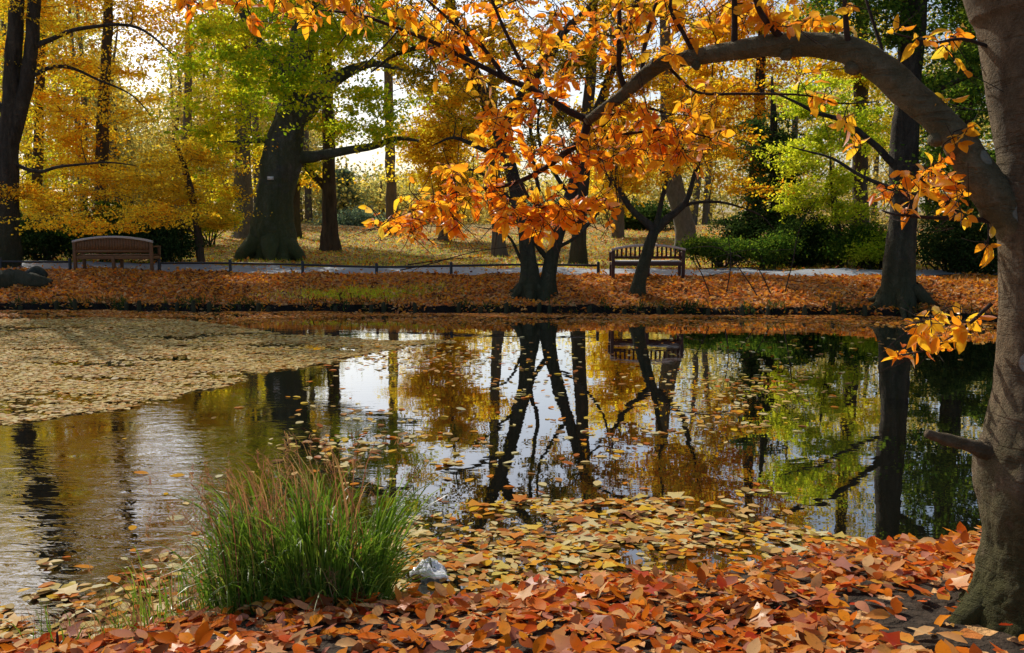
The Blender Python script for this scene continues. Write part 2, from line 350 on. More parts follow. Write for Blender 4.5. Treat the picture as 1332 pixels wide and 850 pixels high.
def tree(label, trunk, rad, bark, leafmat, lobes, Y=None, limbs=(), stems=(), clumps=60, per=200, leaf=.13, flat=.4, seed=1, group='trees beyond the pond',
         csize=.9, flare=(.6, .5, 5, 0), sides=16, name='tree', cat='tree', tpl=T_RH, up=.6, twr=.012, drop=0.0):
    """trunk: photo pixels, the first where it stands. lobes: (px,py,rx_px,ry_px[,dY,weight])"""
    rng = np.random.default_rng(seed)
    b = ground_at(*trunk[0][:2]) if Y is None else at(trunk[0][0], trunk[0][1], Y)
    Y = b[1]; base = V(b[0], Y, gz(b[0], Y))
    P = pxpath(trunk, Y); P[0] = base - V(0, 0, .25)
    root = thing(name, label, cat, base, group)
    gt = Geo(); nodes = []; nr = []
    def keep(p, r): nodes.extend(list(p)); nr.extend(list(r))
    p, r = tube(gt, P, rad, max(sides, 28), .16, lump=.12, seed=seed, flare=flare, rough=[.08, .045, .03, .03]); keep(p[len(p) // 4:], r[len(p) // 4:])
    for k, (pts, rr) in enumerate(stems):
        p, r = tube(gt, pxpath(pts, Y), rr, 20, .16, lump=.12, rough=.03, seed=seed + k, flare=flare if pts[0][1] > 330 else None); keep(p, r)
    if seed in (11, 18, 6):
        for k in range(6):
            a = k * 1.05 + seed; q = rad[0] * 1.2; e = base + V(cos(a), sin(a), 0) * q * (1.45 if seed == 6 else 1.9); e[2] = gz(e[0], e[1]) - .03; c0 = base + V(cos(a), sin(a), 0) * q * .55 + V(0, 0, rad[0] * .8); m0 = base + V(cos(a), sin(a), 0) * q * 1.15; m0[2] = gz(m0[0], m0[1]) + rad[0] * .18
            tube(gt, [c0, m0, e], [rad[0] * .42, rad[0] * .26, .02], 10, .08, lump=.15, seed=seed + k)
    for k, (pts, rr) in enumerate(limbs):
        p, r = tube(gt, pxpath(pts, Y), rr, 9, .22, lump=.1, seed=seed + 20 + k, wobble=.035); keep(p, r)
    obj('trunk', gt, bark, root)
    gb = Geo(); gl = Geo()
    sc = Y / F
    W = np.array([(l[2] * l[3]) * (l[5] if len(l) > 5 else 1.0) for l in lobes], float); W /= W.sum()
    cl = []
    for l, w in zip(lobes, W):
        c = at(l[0], l[1], Y + (l[4] if len(l) > 4 else 0)); k = max(2, int(round(clumps * w)))
        d = rng.normal(size=(k, 3)); d /= np.linalg.norm(d, axis=1)[:, None]; d *= (rng.uniform(0, 1, k) ** .45)[:, None]
        cl.append(c + d * V(l[2] * sc, max(l[2], l[3]) * sc * .8, l[3] * sc))
    cl = np.concatenate(cl)
    cl = cl[cl[:, 2] > terrain(cl[:, 0], cl[:, 1]) + .25]
    nodes = np.array(nodes); nr = np.array(nr)
    dist = np.array([np.min(np.linalg.norm(nodes - c, axis=1)) for c in cl])
    lp = []
    for c in cl[np.argsort(dist)]:
        dv = nodes - c; dd = np.linalg.norm(dv, axis=1) + np.clip(dv[:, 2] + .3 * np.linalg.norm(dv[:, :2], axis=1), 0, 99) * 1.1
        k = int(np.argmin(dd)); a = nodes[k]; L = np.linalg.norm(c - a)
        r0 = min(nr[k] * .55, .014 + .013 * L); r1 = twr * .6
        mid = a * .5 + c * .5 + V(0, 0, .16 * L) + rng.normal(size=3) * .09 * L
        bp, br = tube(gb, [a, mid, c], [r0, r0 * .6, r1], 5, max(.25, L / 6), wobble=.02 * min(1, L), seed=int(rng.integers(1e6)))
        nodes = np.vstack([nodes, bp[2:]]); nr = np.concatenate([nr, br[2:]])
        m = int(per * DENS * rng.uniform(.5, 1.5)); cs = csize * rng.uniform(.6, 1.3)
        nt = max(3, m // 28)
        e = c + rng.normal(size=(nt, 3)) * V(1, 1, flat) * cs * .75 - V(0, 0, drop * cs)
        tubes3(gb, np.repeat(c[None], nt, 0), (c + e) / 2 + rng.normal(size=(nt, 3)) * .1 * cs, e, twr * .55, twr * .3)
        w = rng.integers(0, nt, m); t = rng.uniform(.15, 1.1, m)[:, None]
        lp.append(c * (1 - t) + e[w] * t + rng.normal(size=(m, 3)) * V(1, 1, .55) * .13 * cs)
    lp = np.concatenate(lp); scatter(gl, lp, leaf, rng, tpl, up, axis=V(0, 0, -.5))
    obj('branches', gb, bark, root); obj('crown', gl, leafmat, root, smooth=False)
    return root

TR = []; DENS = 1.22
def T(*a, **k): TR.append((a, k))
# left edge
T('dark old tree with two upright stems at the left edge above a mossy log', [(4, 351), (7, 300), (9, 240), (12, 180), (16, 100), (22, 0), (28, -120), (32, -260)], [.42, .33, .30, .28, .22, .20, .14, .05], 'bark_black', 'gold',
  [(100, 70, 90, 40), (60, 20, 60, 50), (140, 150, 70, 40), (30, -120, 120, 90), (70, 250, 60, 22), (150, 20, 50, 30), (20, -230, 60, 40, 0, .5), (-90, 60, 90, 80), (-80, -80, 80, 80), (130, -70, 110, 50), (180, -150, 80, 40, 0, .6)], clumps=130, per=75, leaf=.085, csize=.62, flat=.35, seed=3,
  stems=[([(11, 200), (24, 150), (36, 100), (42, 50), (45, 0), (56, -130), (60, -220)], [.22, .20, .19, .18, .17, .1, .04])],
  limbs=[([(40, 62), (80, 46), (125, 34), (168, 34), (205, 52), (228, 72)], [.08, .06, .05, .04, .03, .012]), ([(40, 100), (70, 87), (105, 94), (145, 110), (175, 128), (200, 160)], [.07, .055, .04, .03, .02, .01]),
         ([(15, 212), (50, 224), (85, 217), (130, 211), (178, 217)], [.06, .05, .04, .028, .012]), ([(12, 150), (-40, 100), (-90, 60)], [.12, .08, .04])])
T('tall golden beech behind the left bench', [(135, 322), (132, 240), (134, 150), (140, 40), (145, -100), (150, -230)], [.32, .25, .22, .18, .13, .04], 'bark_brown', 'gold',
  [(115, 125, 105, 60), (140, 20, 95, 70), (130, -90, 105, 90), (60, 170, 70, 50), (60, 20, 70, 70), (145, -230, 100, 90), (150, 205, 60, 35), (60, -330, 90, 90), (150, -350, 80, 80), (230, -160, 50, 90), (240, -300, 70, 80)], Y=36, clumps=185, per=230, leaf=.14, csize=1.25, seed=4)
T('very tall golden tree far back between the tall beech and the huge oak', [(240, 312), (242, 240), (244, 140), (246, 0), (244, -160)], [.32, .26, .22, .16, .05], 'bark_haze', 'gold',  # added tree; its crown above the frame keeps sky out of the left water
  [(180, -80, 70, 50), (280, -150, 70, 70), (190, -190, 90, 70), (120, -90, 60, 60)], Y=50, clumps=85, per=220, leaf=.19, csize=1.4, seed=43)
T('slender golden tree left of the tall beech, partly behind the edge tree', [(45, 322), (48, 230), (52, 120), (55, 0), (58, -140)], [.28, .22, .19, .14, .04], 'bark_brown', 'yelg',
  [(40, 250, 60, 30), (45, 200, 60, 40), (40, 110, 70, 60), (50, 10, 60, 70), (55, -110, 70, 70), (50, -230, 80, 70), (60, -320, 60, 50)], Y=41, clumps=85, per=210, leaf=.15, csize=1.3, seed=41)
T('low spreading yellow tree drooping over the bushes right of the left bench', [(262, 322), (254, 280), (246, 240), (236, 205), (225, 180)], [.14, .11, .10, .07, .03], 'bark_brown', 'gold',
  [(110, 268, 90, 14), (120, 290, 80, 12, -4.5), (200, 280, 70, 16, -3), (60, 255, 60, 16, -2), (190, 245, 80, 20), (250, 258, 60, 32), (215, 215, 70, 25), (285, 285, 30, 22), (120, 228, 70, 18), (260, 205, 50, 25)], clumps=190, per=130, leaf=.085, csize=.6, flat=.22, seed=5, Y=28, flare=None)
T('huge old oak with a broad mossy trunk and a small white tag', [(352, 338), (354, 310), (358, 270), (365, 220), (372, 175), (378, 135), (388, 80), (398, 20), (404, -70), (408, -200)], [.84, .74, .67, .62, .60, .46, .42, .38, .30, .12], 'bark_oak', 'oak',
  [(285, 95, 60, 45), (335, 60, 60, 50, -2.5, 1.4), (265, 185, 50, 38), (300, 15, 65, 45), (400, 60, 45, 40, -2.5), (350, 120, 30, 22, -2.2), (410, 120, 40, 25, -2), (470, 110, 40, 30), (480, 165, 50, 26), (500, 135, 40, 26), (455, 60, 40, 35), (390, -60, 110, 70), (455, -20, 60, 50), (400, -190, 140, 90), (445, 165, 45, 18), (425, 40, 45, 36), (335, 150, 45, 30), (270, 140, 40, 30), (300, -110, 70, 80), (510, 40, 50, 40), (500, -90, 70, 60), (300, -230, 90, 80), (480, -250, 100, 80)],
  clumps=270, per=190, leaf=.15, csize=1.0, seed=6, flare=(.35, .9, 6, .6), sides=40,
  limbs=[([(380, 160), (402, 140), (424, 112), (448, 96), (486, 84), (530, 92)], [.42, .34, .27, .21, .13, .05]), ([(388, 205), (412, 202), (440, 199), (478, 191), (515, 181), (546, 184)], [.24, .19, .16, .13, .09, .04]), ([(362, 183), (330, 184), (296, 184)], [.14, .08, .03]), ([(380, 120), (350, 70), (320, 30), (300, -20)], [.25, .18, .12, .06])])
T('slim forked tree on the lawn just right of the huge oak', [(430, 326), (429, 290), (428, 250), (428, 200), (426, 120), (424, 20), (422, -80)], [.42, .30, .28, .27, .22, .16, .05], 'bark_brown', 'yelg',
  [(440, 155, 38, 22), (405, 215, 25, 18), (415, 70, 55, 45), (430, -50, 70, 60), (460, 30, 40, 40)], clumps=45, per=200, leaf=.16, csize=1.1, seed=7,
  limbs=[([(429, 252), (415, 236), (402, 222), (388, 208), (378, 190)], [.20, .16, .12, .09, .04])])
T('grey trunk half hidden behind the left side of the huge oak', [(318, 310), (317, 250), (316, 180), (318, 90), (320, -20)], [.5, .42, .38, .32, .08], 'bark_grey', 'yelg',
  [(305, 190, 45, 35), (300, 245, 35, 22), (330, 80, 60, 50), (280, 60, 50, 50), (310, -30, 60, 60)], Y=44, clumps=60, per=230, leaf=.17, csize=1.3, seed=8)
T('thin dark trunk just behind the right side of the huge oak', [(384, 304), (385, 250), (386, 180), (390, 80), (392, -60)], [.26, .2, .18, .15, .04], 'bark_dark', 'gold',
  [(395, 225, 28, 18), (400, 120, 40, 40), (395, 20, 50, 50), (390, -80, 60, 50)], Y=46, clumps=40, per=230, leaf=.18, csize=1.3, seed=9)
T('tall thin straight trunk far back on the lawn below the bright gap', [(510, 300), (509, 250), (507, 200), (505, 110), (501, 10), (498, -100)], [.36, .27, .26, .23, .18, .05], 'bark_haze', 'olive',
  [(525, 60, 40, 32), (490, 10, 45, 40), (505, -80, 60, 50), (535, 110, 25, 15)], Y=50, clumps=36, per=220, leaf=.18, csize=1.4, seed=10)
T('dark twin-stemmed tree at the water edge, its stems parting in a V', [(688, 387), (688, 350), (681, 295), (664, 220), (648, 172), (620, 102), (598, 52), (585, 0), (570, -120), (560, -240)], [.31, .23, .18, .165, .155, .145, .135, .12, .09, .04], 'bark_black', 'olive',
  [(565, 90, 55, 45), (620, 30, 70, 45), (555, -90, 110, 80), (800, -90, 100, 80), (690, -190, 140, 80), (600, 150, 50, 28), (840, 20, 60, 40), (735, 90, 45, 28), (520, 60, 50, 40), (650, -60, 80, 60), (720, -20, 80, 50), (700, 70, 60, 40), (640, 230, 50, 25), (740, 180, 60, 30), (690, 140, 50, 30), (620, 110, 60, 40), (560, 10, 70, 50), (790, 60, 60, 40), (560, -220, 90, 60), (830, -190, 90, 60)], clumps=330, per=110, leaf=.095, csize=.66, flat=.45, seed=11, flare=(.9, .35, 5, 0),
  stems=[([(706, 390), (713, 362), (722, 318), (738, 265), (754, 215), (772, 160), (800, 80), (830, 0), (858, -120)], [.27, .18, .16, .145, .13, .12, .10, .08, .03])],
  limbs=[([(648, 178), (676, 130), (702, 86), (728, 52), (755, 22), (782, -8), (820, -60)], [.15, .13, .11, .10, .085, .06, .02]), ([(675, 270), (640, 235), (610, 222), (575, 235)], [.06, .045, .03, .01]), ([(715, 340), (690, 300), (700, 240), (690, 160), (705, 80)], [.07, .055, .05, .04, .015]), ([(740, 250), (715, 220), (700, 170), (715, 100)], [.06, .05, .035, .012]), ([(690, 360), (668, 320), (650, 300), (620, 296)], [.05, .035, .025, .008]), ([(720, 325), (760, 300), (790, 250), (800, 200)], [.05, .04, .03, .01]), ([(607, 75), (560, 60), (520, 70), (480, 95)], [.10, .07, .05, .02]), ([(660, 205), (620, 190), (590, 180), (560, 190)], [.08, .06, .04, .015]), ([(765, 180), (800, 150), (840, 140), (880, 150)], [.07, .05, .04, .012])])
T('straight dark trunk just beyond the path behind the twin-stemmed tree', [(752, 344), (753, 305), (757, 250), (762, 180), (770, 70), (776, -90)], [.30, .24, .22, .20, .16, .05], 'bark_dark', 'amber',
  [(775, 70, 50, 40), (770, -60, 80, 70), (800, 10, 50, 40), (740, 150, 30, 20)], clumps=45, per=160, leaf=.12, csize=.85, seed=12)
T('thin pale trunk on the lawn seen left of the twin-stemmed tree', [(650, 334), (647, 285), (643, 210), (640, 100), (638, -30)], [.28, .21, .19, .16, .05], 'bark_haze', 'gold',
  [(630, 190, 30, 22), (640, 70, 45, 45), (640, -50, 60, 50)], clumps=34, per=170, leaf=.14, csize=1.0, seed=13)
T('bright yellow tree glowing in the middle distance left of the twin-stemmed tree', [(578, 304), (580, 240), (583, 170), (588, 90)], [.3, .24, .18, .06], 'bark_haze', 'bright',
  [(568, 215, 42, 45), (590, 245, 32, 30), (585, 140, 45, 45), (545, 180, 28, 30), (600, 180, 30, 30)], Y=45, clumps=80, per=260, leaf=.17, csize=1.1, seed=14)
T('second bright yellow tree far behind the right bench', [(803, 300), (806, 240), (810, 170), (812, 110)], [.3, .22, .16, .05], 'bark_haze', 'bright',
  [(795, 235, 38, 35), (820, 190, 36, 38), (800, 150, 38, 35)], Y=46, clumps=52, per=250, leaf=.17, csize=1.1, seed=15)
T('small crooked leaning tree in front of the right bench', [(827, 383), (832, 366), (839, 340), (847, 314), (852, 299)], [.21, .155, .14, .13, .12], 'bark_black', 'amber',
  [(865, 200, 70, 35), (920, 165, 60, 40), (790, 185, 50, 35), (880, 120, 75, 35), (955, 240, 40, 18), (830, 235, 40, 15), (940, 110, 50, 35), (810, 120, 40, 30)], clumps=150, per=80, leaf=.09, csize=.5, flat=.35, seed=16, flare=(.7, .15, 4, 1),
  limbs=[([(852, 300), (836, 284), (820, 268), (806, 250), (790, 232), (768, 200), (750, 160)], [.115, .085, .075, .06, .045, .03, .012]), ([(851, 302), (868, 284), (886, 268), (902, 240), (914, 190), (925, 130), (930, 80)], [.12, .10, .08, .06, .045, .03, .01]),
         ([(884, 270), (912, 262), (945, 265), (985, 280), (1010, 300)], [.05, .04, .03, .02, .008]), ([(852, 298), (860, 262), (866, 215), (872, 150), (880, 90)], [.07, .055, .04, .03, .01]), ([(806, 250), (800, 225), (806, 190), (800, 140)], [.035, .025, .02, .008])])
T('smooth grey leaning trunk behind the right bench', [(896, 324), (890, 300), (882, 265), (873, 215), (868, 140), (865, 40), (862, -80)], [.52, .42, .38, .34, .28, .2, .05], 'bark_grey', 'amber',
  [(885, 90, 60, 50), (870, -10, 80, 70), (930, 50, 55, 50), (850, 180, 30, 20)], Y=37, clumps=60, per=190, leaf=.15, csize=1.1, seed=17)
T('thick dark tree at the far water edge on the right', [(1172, 396), (1172, 360), (1173, 300), (1177, 210), (1182, 110), (1188, 0), (1192, -140), (1196, -280)], [.42, .34, .31, .30, .28, .25, .18, .06], 'bark_black', 'dgreen',
  [(1240, 110, 60, 60), (1150, 40, 70, 45), (1190, -80, 140, 80), (1250, 200, 60, 45), (1100, -40, 80, 50), (1200, -220, 130, 80), (1300, 20, 70, 80), (1340, 160, 60, 60)], clumps=210, per=150, leaf=.10, csize=.75, seed=18, flare=(.7, .3, 5, .4), drop=.2,
  limbs=[([(1176, 225), (1140, 190), (1098, 160), (1050, 140), (1000, 118)], [.10, .075, .06, .04, .015]), ([(1180, 150), (1215, 120), (1255, 100), (1300, 90)], [.10, .07, .05, .02]), ([(1176, 250), (1130, 236), (1080, 205), (1030, 192)], [.06, .045, .03, .012])])
T('sunlit lime green young tree left of the thick right hand tree', [(1094, 342), (1090, 300), (1084, 255), (1080, 210)], [.14, .11, .09, .03], 'bark_dark', 'lime',
  [(1075, 245, 45, 32), (1105, 175, 55, 36), (1040, 195, 45, 32), (1095, 275, 35, 22), (1060, 130, 55, 36), (1030, 255, 30, 20)], Y=27, clumps=95, per=150, leaf=.10, csize=.6, flat=.3, seed=19, flare=None)
T('orange and yellow tree rising behind the evergreens right of the right bench', [(978, 318), (982, 250), (986, 180), (990, 80), (994, -60)], [.32, .26, .22, .17, .05], 'bark_dark', 'amber',
  [(955, 120, 60, 50), (985, 200, 55, 32), (1010, 40, 65, 55), (1000, -60, 90, 70), (945, 190, 40, 30), (950, 20, 50, 50)], Y=35, clumps=90, per=190, leaf=.13, csize=1.0, seed=20)
T('tall green tree standing behind the lime green young tree', [(1120, 320), (1118, 220), (1120, 100), (1122, -40), (1124, -180)], [.4, .33, .28, .2, .05], 'bark_dark', 'yelg',
  [(1100, 70, 70, 60), (1050, 60, 50, 50), (1130, -50, 90, 80), (1130, 160, 50, 40), (1070, -150, 80, 70), (1010, -190, 70, 60), (1120, -250, 90, 60)], Y=38, clumps=140, per=200, leaf=.15, csize=1.15, seed=21)
T('dark broad evergreen tree filling the right side behind the thick dark tree', [(1255, 345), (1255, 250), (1258, 120), (1260, -20), (1262, -180)], [.4, .34, .28, .2, .05], 'bark_black', 'dgreen',
  [(1250, 240, 80, 55), (1230, 130, 70, 60), (1280, 40, 80, 70), (1240, -80, 90, 80), (1150, -190, 90, 80), (1290, -220, 100, 90), (1340, 200, 70, 70), (1360, 60, 70, 80)], Y=29, clumps=210, per=210, leaf=.13, csize=.95, seed=22)
T('dark evergreen with drooping boughs above the bush right of the right bench', [(1012, 338), (1010, 280), (1008, 220), (1006, 150), (1004, 100)], [.24, .2, .16, .1, .03], 'bark_black', 'yew',
  [(1010, 285, 50, 28), (1005, 230, 42, 30), (1000, 175, 32, 30), (1050, 300, 40, 20), (960, 290, 30, 18)], Y=30, clumps=90, per=210, leaf=.11, csize=.7, flat=.3, seed=23, drop=.25)
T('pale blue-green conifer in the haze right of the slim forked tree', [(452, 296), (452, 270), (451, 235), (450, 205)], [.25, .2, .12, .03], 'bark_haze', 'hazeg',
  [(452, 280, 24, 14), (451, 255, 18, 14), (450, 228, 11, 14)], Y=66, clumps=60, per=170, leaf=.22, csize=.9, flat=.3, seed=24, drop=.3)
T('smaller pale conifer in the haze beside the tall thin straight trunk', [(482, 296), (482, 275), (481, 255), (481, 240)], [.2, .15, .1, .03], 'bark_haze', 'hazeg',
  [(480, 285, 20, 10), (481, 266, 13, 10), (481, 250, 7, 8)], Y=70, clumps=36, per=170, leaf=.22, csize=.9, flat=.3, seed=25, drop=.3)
# beyond the frame on both sides: they throw shadow and are seen in the water
T('golden tree beyond the left edge of the picture', [(-150, 345), (-150, 200), (-145, 40), (-140, -150)], [.4, .32, .25, .05], 'bark_dark', 'gold',
  [(-140, 150, 100, 70), (-150, 10, 120, 90), (-150, -100, 80, 50)], Y=30, clumps=55, per=150, leaf=.14, csize=1.1, seed=26)
T('dark tree beyond the right edge of the picture', [(1480, 380), (1480, 200), (1485, 40), (1490, -200)], [.4, .32, .25, .05], 'bark_black', 'dgreen',
  [(1440, 200, 90, 90), (1480, 20, 120, 90), (1480, -170, 110, 100)], Y=22, clumps=90, per=170, leaf=.13, csize=.9, seed=27)
for a, k in TR:
    a = list(a); a[3] = M[a[3]]; a[4] = M[a[4]]; t = tree(*a, **k)
    if k.get('seed') == 6: OAK = t
# the small white tag on the oak
TRUNK = [c for c in OAK.children if c.name.startswith('trunk')][0]
Yo = OAK.location[1]; c = at(352, 232, Yo - .66); s = Yo / F
g = Geo(); w, h = 3.4 * s, 2.0 * s
def box(g, c, d, rx=0.0):
    c = np.asarray(c, float); x, y, z = np.asarray(d, float) / 2
    v = np.array([[sx * x, sy * y, sz * z] for sx in (-1, 1) for sy in (-1, 1) for sz in (-1, 1)])
    if rx: v = np.stack([v[:, 0], v[:, 1] * cos(rx) - v[:, 2] * sin(rx), v[:, 1] * sin(rx) + v[:, 2] * cos(rx)], 1)
    g.add(v + c, [[0, 1, 3, 2], [4, 6, 7, 5], [0, 4, 5, 1], [2, 3, 7, 6], [0, 2, 6, 4], [1, 5, 7, 3]])
box(g, c, (2 * w, .16, 2 * h))
tg = obj('tag', g, plain_mat('white_tag', (.75, .75, .75), .4, .06), TRUNK, smooth=False); tg['label'] = 'small white rectangular tag fixed to the oak trunk'

# ------------------------------------------------------------------ shrubs
def shrub(label, px, py, lobes, mat, Y, clumps, per, leaf, seed, bark='bark_black', csize=.5, group='bushes beyond the path', flat=.6, name='shrub'):
    rng = np.random.default_rng(seed); b = at(px, py, Y); base = V(b[0], Y, gz(b[0], Y)); sc = Y / F
    root = thing(name, label, 'bush', base, group); gs = Geo(); gl = Geo(); cs = []
    W = np.array([l[2] * l[3] for l in lobes], float); W /= W.sum()
    for l, w in zip(lobes, W):
        k = max(3, int(clumps * w)); d = rng.normal(size=(k, 3)); d /= np.linalg.norm(d, axis=1)[:, None]; d *= (rng.uniform(0, 1, k) ** .35)[:, None]
        cs.append(at(l[0], l[1], Y + (l[4] if len(l) > 4 else 0)) + d * V(l[2], l[2] * .8, l[3]) * sc)
    cs = np.concatenate(cs); cs = cs[cs[:, 2] > terrain(cs[:, 0], cs[:, 1]) + .05]
    for i in range(0, len(cs), 3):
        c = cs[i]; st = base + V(rng.normal() * .2, rng.normal() * .2, -.1)
        tube(gs, [st, (st + c) / 2 + V(0, 0, .12) + rng.normal(size=3) * .1, c], [.035, .022, .008], 5, .3)
    lp = []
    for c in cs:
        m = int(per * rng.uniform(.6, 1.4)); lp.append(c + rng.normal(size=(m, 3)) * V(1, 1, flat) * csize * rng.uniform(.35, .6))
    lp = np.concatenate(lp); lp[:, 2] = np.maximum(lp[:, 2], terrain(lp[:, 0], lp[:, 1]) + .03)
    scatter(gl, lp, leaf, rng, T_RH, .5, axis=V(0, 0, -.3))
    obj('stem', gs, M[bark], root); obj('foliage', gl, M[mat], root, smooth=False)
    return root
shrub('dark rhododendron bush between the edge tree and the left bench', 60, 332, [(55, 300, 42, 28), (30, 315, 30, 16), (85, 318, 28, 14)], 'yew', 29, 70, 200, .10, 51)
shrub('dark leafy bush directly behind the left bench', 145, 330, [(140, 295, 48, 30), (120, 315, 30, 16), (165, 312, 34, 18)], 'dgreen', 28.5, 80, 200, .10, 52)
shrub('dark round bush just right of the left bench', 216, 334, [(212, 305, 32, 26), (235, 318, 20, 14), (195, 318, 24, 14)], 'yew', 28, 70, 200, .09, 53)
shrub('yellowing bush at the edge of the lawn left of the huge oak', 272, 306, [(268, 288, 28, 16), (285, 280, 20, 20)], 'yelg', 38, 36, 200, .12, 54)
shrub('low juniper like bush spreading just right of the right bench', 935, 345, [(930, 325, 42, 14), (965, 330, 30, 10), (905, 318, 24, 8)], 'dgreen', 27, 60, 170, .08, 55, csize=.35)
shrub('dark yew bush in the middle of the right bank behind the path', 1045, 345, [(1040, 315, 45, 26), (1070, 325, 36, 18), (1015, 325, 30, 14)], 'yew', 28, 80, 210, .09, 56)
shrub('dark bush with yellow tips left of the thick dark tree', 1125, 345, [(1120, 318, 36, 22), (1145, 325, 24, 16)], 'dgreen', 26.5, 55, 200, .09, 57)
shrub('large dark yew hedge bush right of the thick dark tree', 1240, 360, [(1235, 310, 52, 42), (1275, 320, 50, 40), (1340, 310, 60, 50)], 'yew', 24, 130, 230, .085, 58)
shrub('dark far shrub on the rise of the lawn under the haze-tinted conifers', 470, 298, [(468, 287, 22, 10), (440, 290, 18, 8), (495, 290, 14, 7)], 'hazeg', 60, 40, 150, .2, 59, csize=.9)
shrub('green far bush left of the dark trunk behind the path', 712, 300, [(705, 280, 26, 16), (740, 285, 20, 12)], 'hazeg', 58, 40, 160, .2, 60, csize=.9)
shrub('dark green far bush behind the right bench at the top of the lawn', 845, 300, [(842, 282, 30, 16), (815, 288, 18, 9)], 'yew', 52, 45, 170, .17, 61, csize=.8)

shrub('low sunlit yellow-green shrub between the dark yew bushes behind the path', 1150, 345, [(1150, 322, 26, 16), (1128, 330, 18, 9)], 'lime', 25.8, 36, 150, .085, 62, csize=.4)
shrub('loose green shrub at the path edge left of the dark yew bush', 1000, 348, [(995, 328, 24, 13), (1015, 318, 14, 12)], 'dgreen', 26.5, 30, 130, .085, 63, csize=.45)
# far woodland, one mass
rng = np.random.default_rng(77); gl = Geo(); gt = Geo(); P = []
hx = np.array([-400, 0, 60, 150, 190, 215, 240, 330, 400, 425, 450, 560, 575, 640, 660, 770, 790, 850, 900, 1000, 1100, 1700]); hh = np.array([23, 23, 23, 18, 8, 7, 14, 20, 15, 5, 3.4, 3.4, 6, 5.5, 3.4, 3.4, 7, 8, 13, 15, 16, 16])
for i in range(2300):
    px = rng.uniform(-400, 1700) if i < 1700 else rng.uniform(-200, 420); Y = rng.uniform(62, 95); x = (px - 666) / F * Y
    z0 = gz(x, Y); top = np.interp(px, hx, hh); z = z0 + rng.uniform(0, 1) ** .8 * top * rng.uniform(.7, 1.08)
    m = 150; P.append(V(x, Y, z) + rng.normal(size=(m, 3)) * V(1, 1, .55) * 1.1)
    if i % 16 == 0: tube(gt, [V(x, Y, z0 - .3), V(x + rng.normal() * .3, Y, z0 + top * .5), V(x + rng.normal() * .5, Y, z0 + top * .95)], [.28, .2, .05], 6, 2.0)
P = np.concatenate(P); P[:, 2] = np.maximum(P[:, 2], terrain(P[:, 0], P[:, 1]) + .1); scatter(gl, P, .3, rng, T_RH, .4)
fw = obj('far_woodland', gl, M['hazey'], smooth=False); tag(fw, 'haze-tinted yellow and green wood closing the view behind the lawn', 'woodland', kind='stuff')
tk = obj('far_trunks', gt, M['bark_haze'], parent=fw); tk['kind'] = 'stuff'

# ------------------------------------------------------------------ ground, path, water
xs = np.concatenate([np.linspace(-220, -40, 24, endpoint=False), np.linspace(-40, -16, 60, endpoint=False), np.linspace(-16, 14, 320, endpoint=False), np.linspace(14, 30, 40, endpoint=False), np.linspace(30, 220, 26)])
ys = np.concatenate([np.linspace(-60, 0, 14, endpoint=False), np.linspace(0, 7, 110, endpoint=False), np.linspace(7, 17.5, 30, endpoint=False), np.linspace(17.5, 25, 150, endpoint=False), np.linspace(25, 60, 70, endpoint=False), np.linspace(60, 420, 40)])
X, Yg = np.meshgrid(xs, ys, indexing='ij'); Z = terrain(X, Yg)
g = Geo(); nx, ny = X.shape; i, j = np.meshgrid(np.arange(nx - 1), np.arange(ny - 1), indexing='ij')
g.add(np.stack([X, Yg, Z], -1).reshape(-1, 3), np.stack([i * ny + j, (i + 1) * ny + j, (i + 1) * ny + j + 1, i * ny + j + 1], -1).reshape(-1, 4))
m, nt, o = newmat('leaf_strewn_ground'); n = N(nt)
ge = n("ShaderNodeNewGeometry"); pos = ge.outputs['Position']; sp = n("ShaderNodeSeparateXYZ", {0: pos})
vo = n("ShaderNodeTexVoronoi", {'Vector': pos, 'Scale': 11.0}); vr = n("ShaderNodeSeparateColor", {0: vo.outputs['Color']}).outputs[0]
lit = n.ramp(vr, stops([(.08, .03, .015), (.28, .10, .03), (.44, .17, .05), (.36, .12, .025), (.48, .27, .11), (.54, .20, .025)]), 'CONSTANT')
patch = n.noise(pos, .5, 4)
soil = n.ramp(n.noise(pos, 14, 6, .7), [(.3, (.012, .009, .006)), (.7, (.06, .042, .028))])
gr = n.ramp(n.noise(pos, 22, 5, .7), [(.3, (.06, .075, .015)), (.7, (.17, .17, .035))])
far = n.ramp(sp.outputs[1], [(0, 0.0), (1, 1.0)]); 
lawn = n.math('DIVIDE', n.math('SUBTRACT', sp.outputs[1], 27.0), 3.0, True)
cov = n.math('ADD', n.ramp(patch, [(.3, .75), (.62, 0.22)]), 0.0)
lawnc = n.mix(n.math('GREATER_THAN', cov, n("ShaderNodeSeparateColor", {0: vo.outputs['Color']}).outputs[1]), gr, n.ramp(vr, stops([(.30, .14, .05), (.46, .24, .08), (.54, .34, .12), (.40, .16, .05)]), 'CONSTANT'))
bankc = n.mix(n.ramp(patch, [(.55, 0.0), (.68, .8)]), lit, n.mix(.5, gr, lit))
c = n.mix(lawn, bankc, lawnc)
nearm = n.math('LESS_THAN', sp.outputs[1], 10.0)
c = n.mix(nearm, c, n.mix(n.math('GREATER_THAN', vr, .75), soil, lit))
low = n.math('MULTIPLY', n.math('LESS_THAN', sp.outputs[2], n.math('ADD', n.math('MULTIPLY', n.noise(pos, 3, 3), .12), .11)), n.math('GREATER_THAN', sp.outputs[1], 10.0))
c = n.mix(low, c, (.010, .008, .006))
bp = n("ShaderNodeBump", {'Strength': .8, 'Distance': .04, 'Height': n.math('ADD', vo.outputs['Distance'], n.noise(pos, 30, 3))})
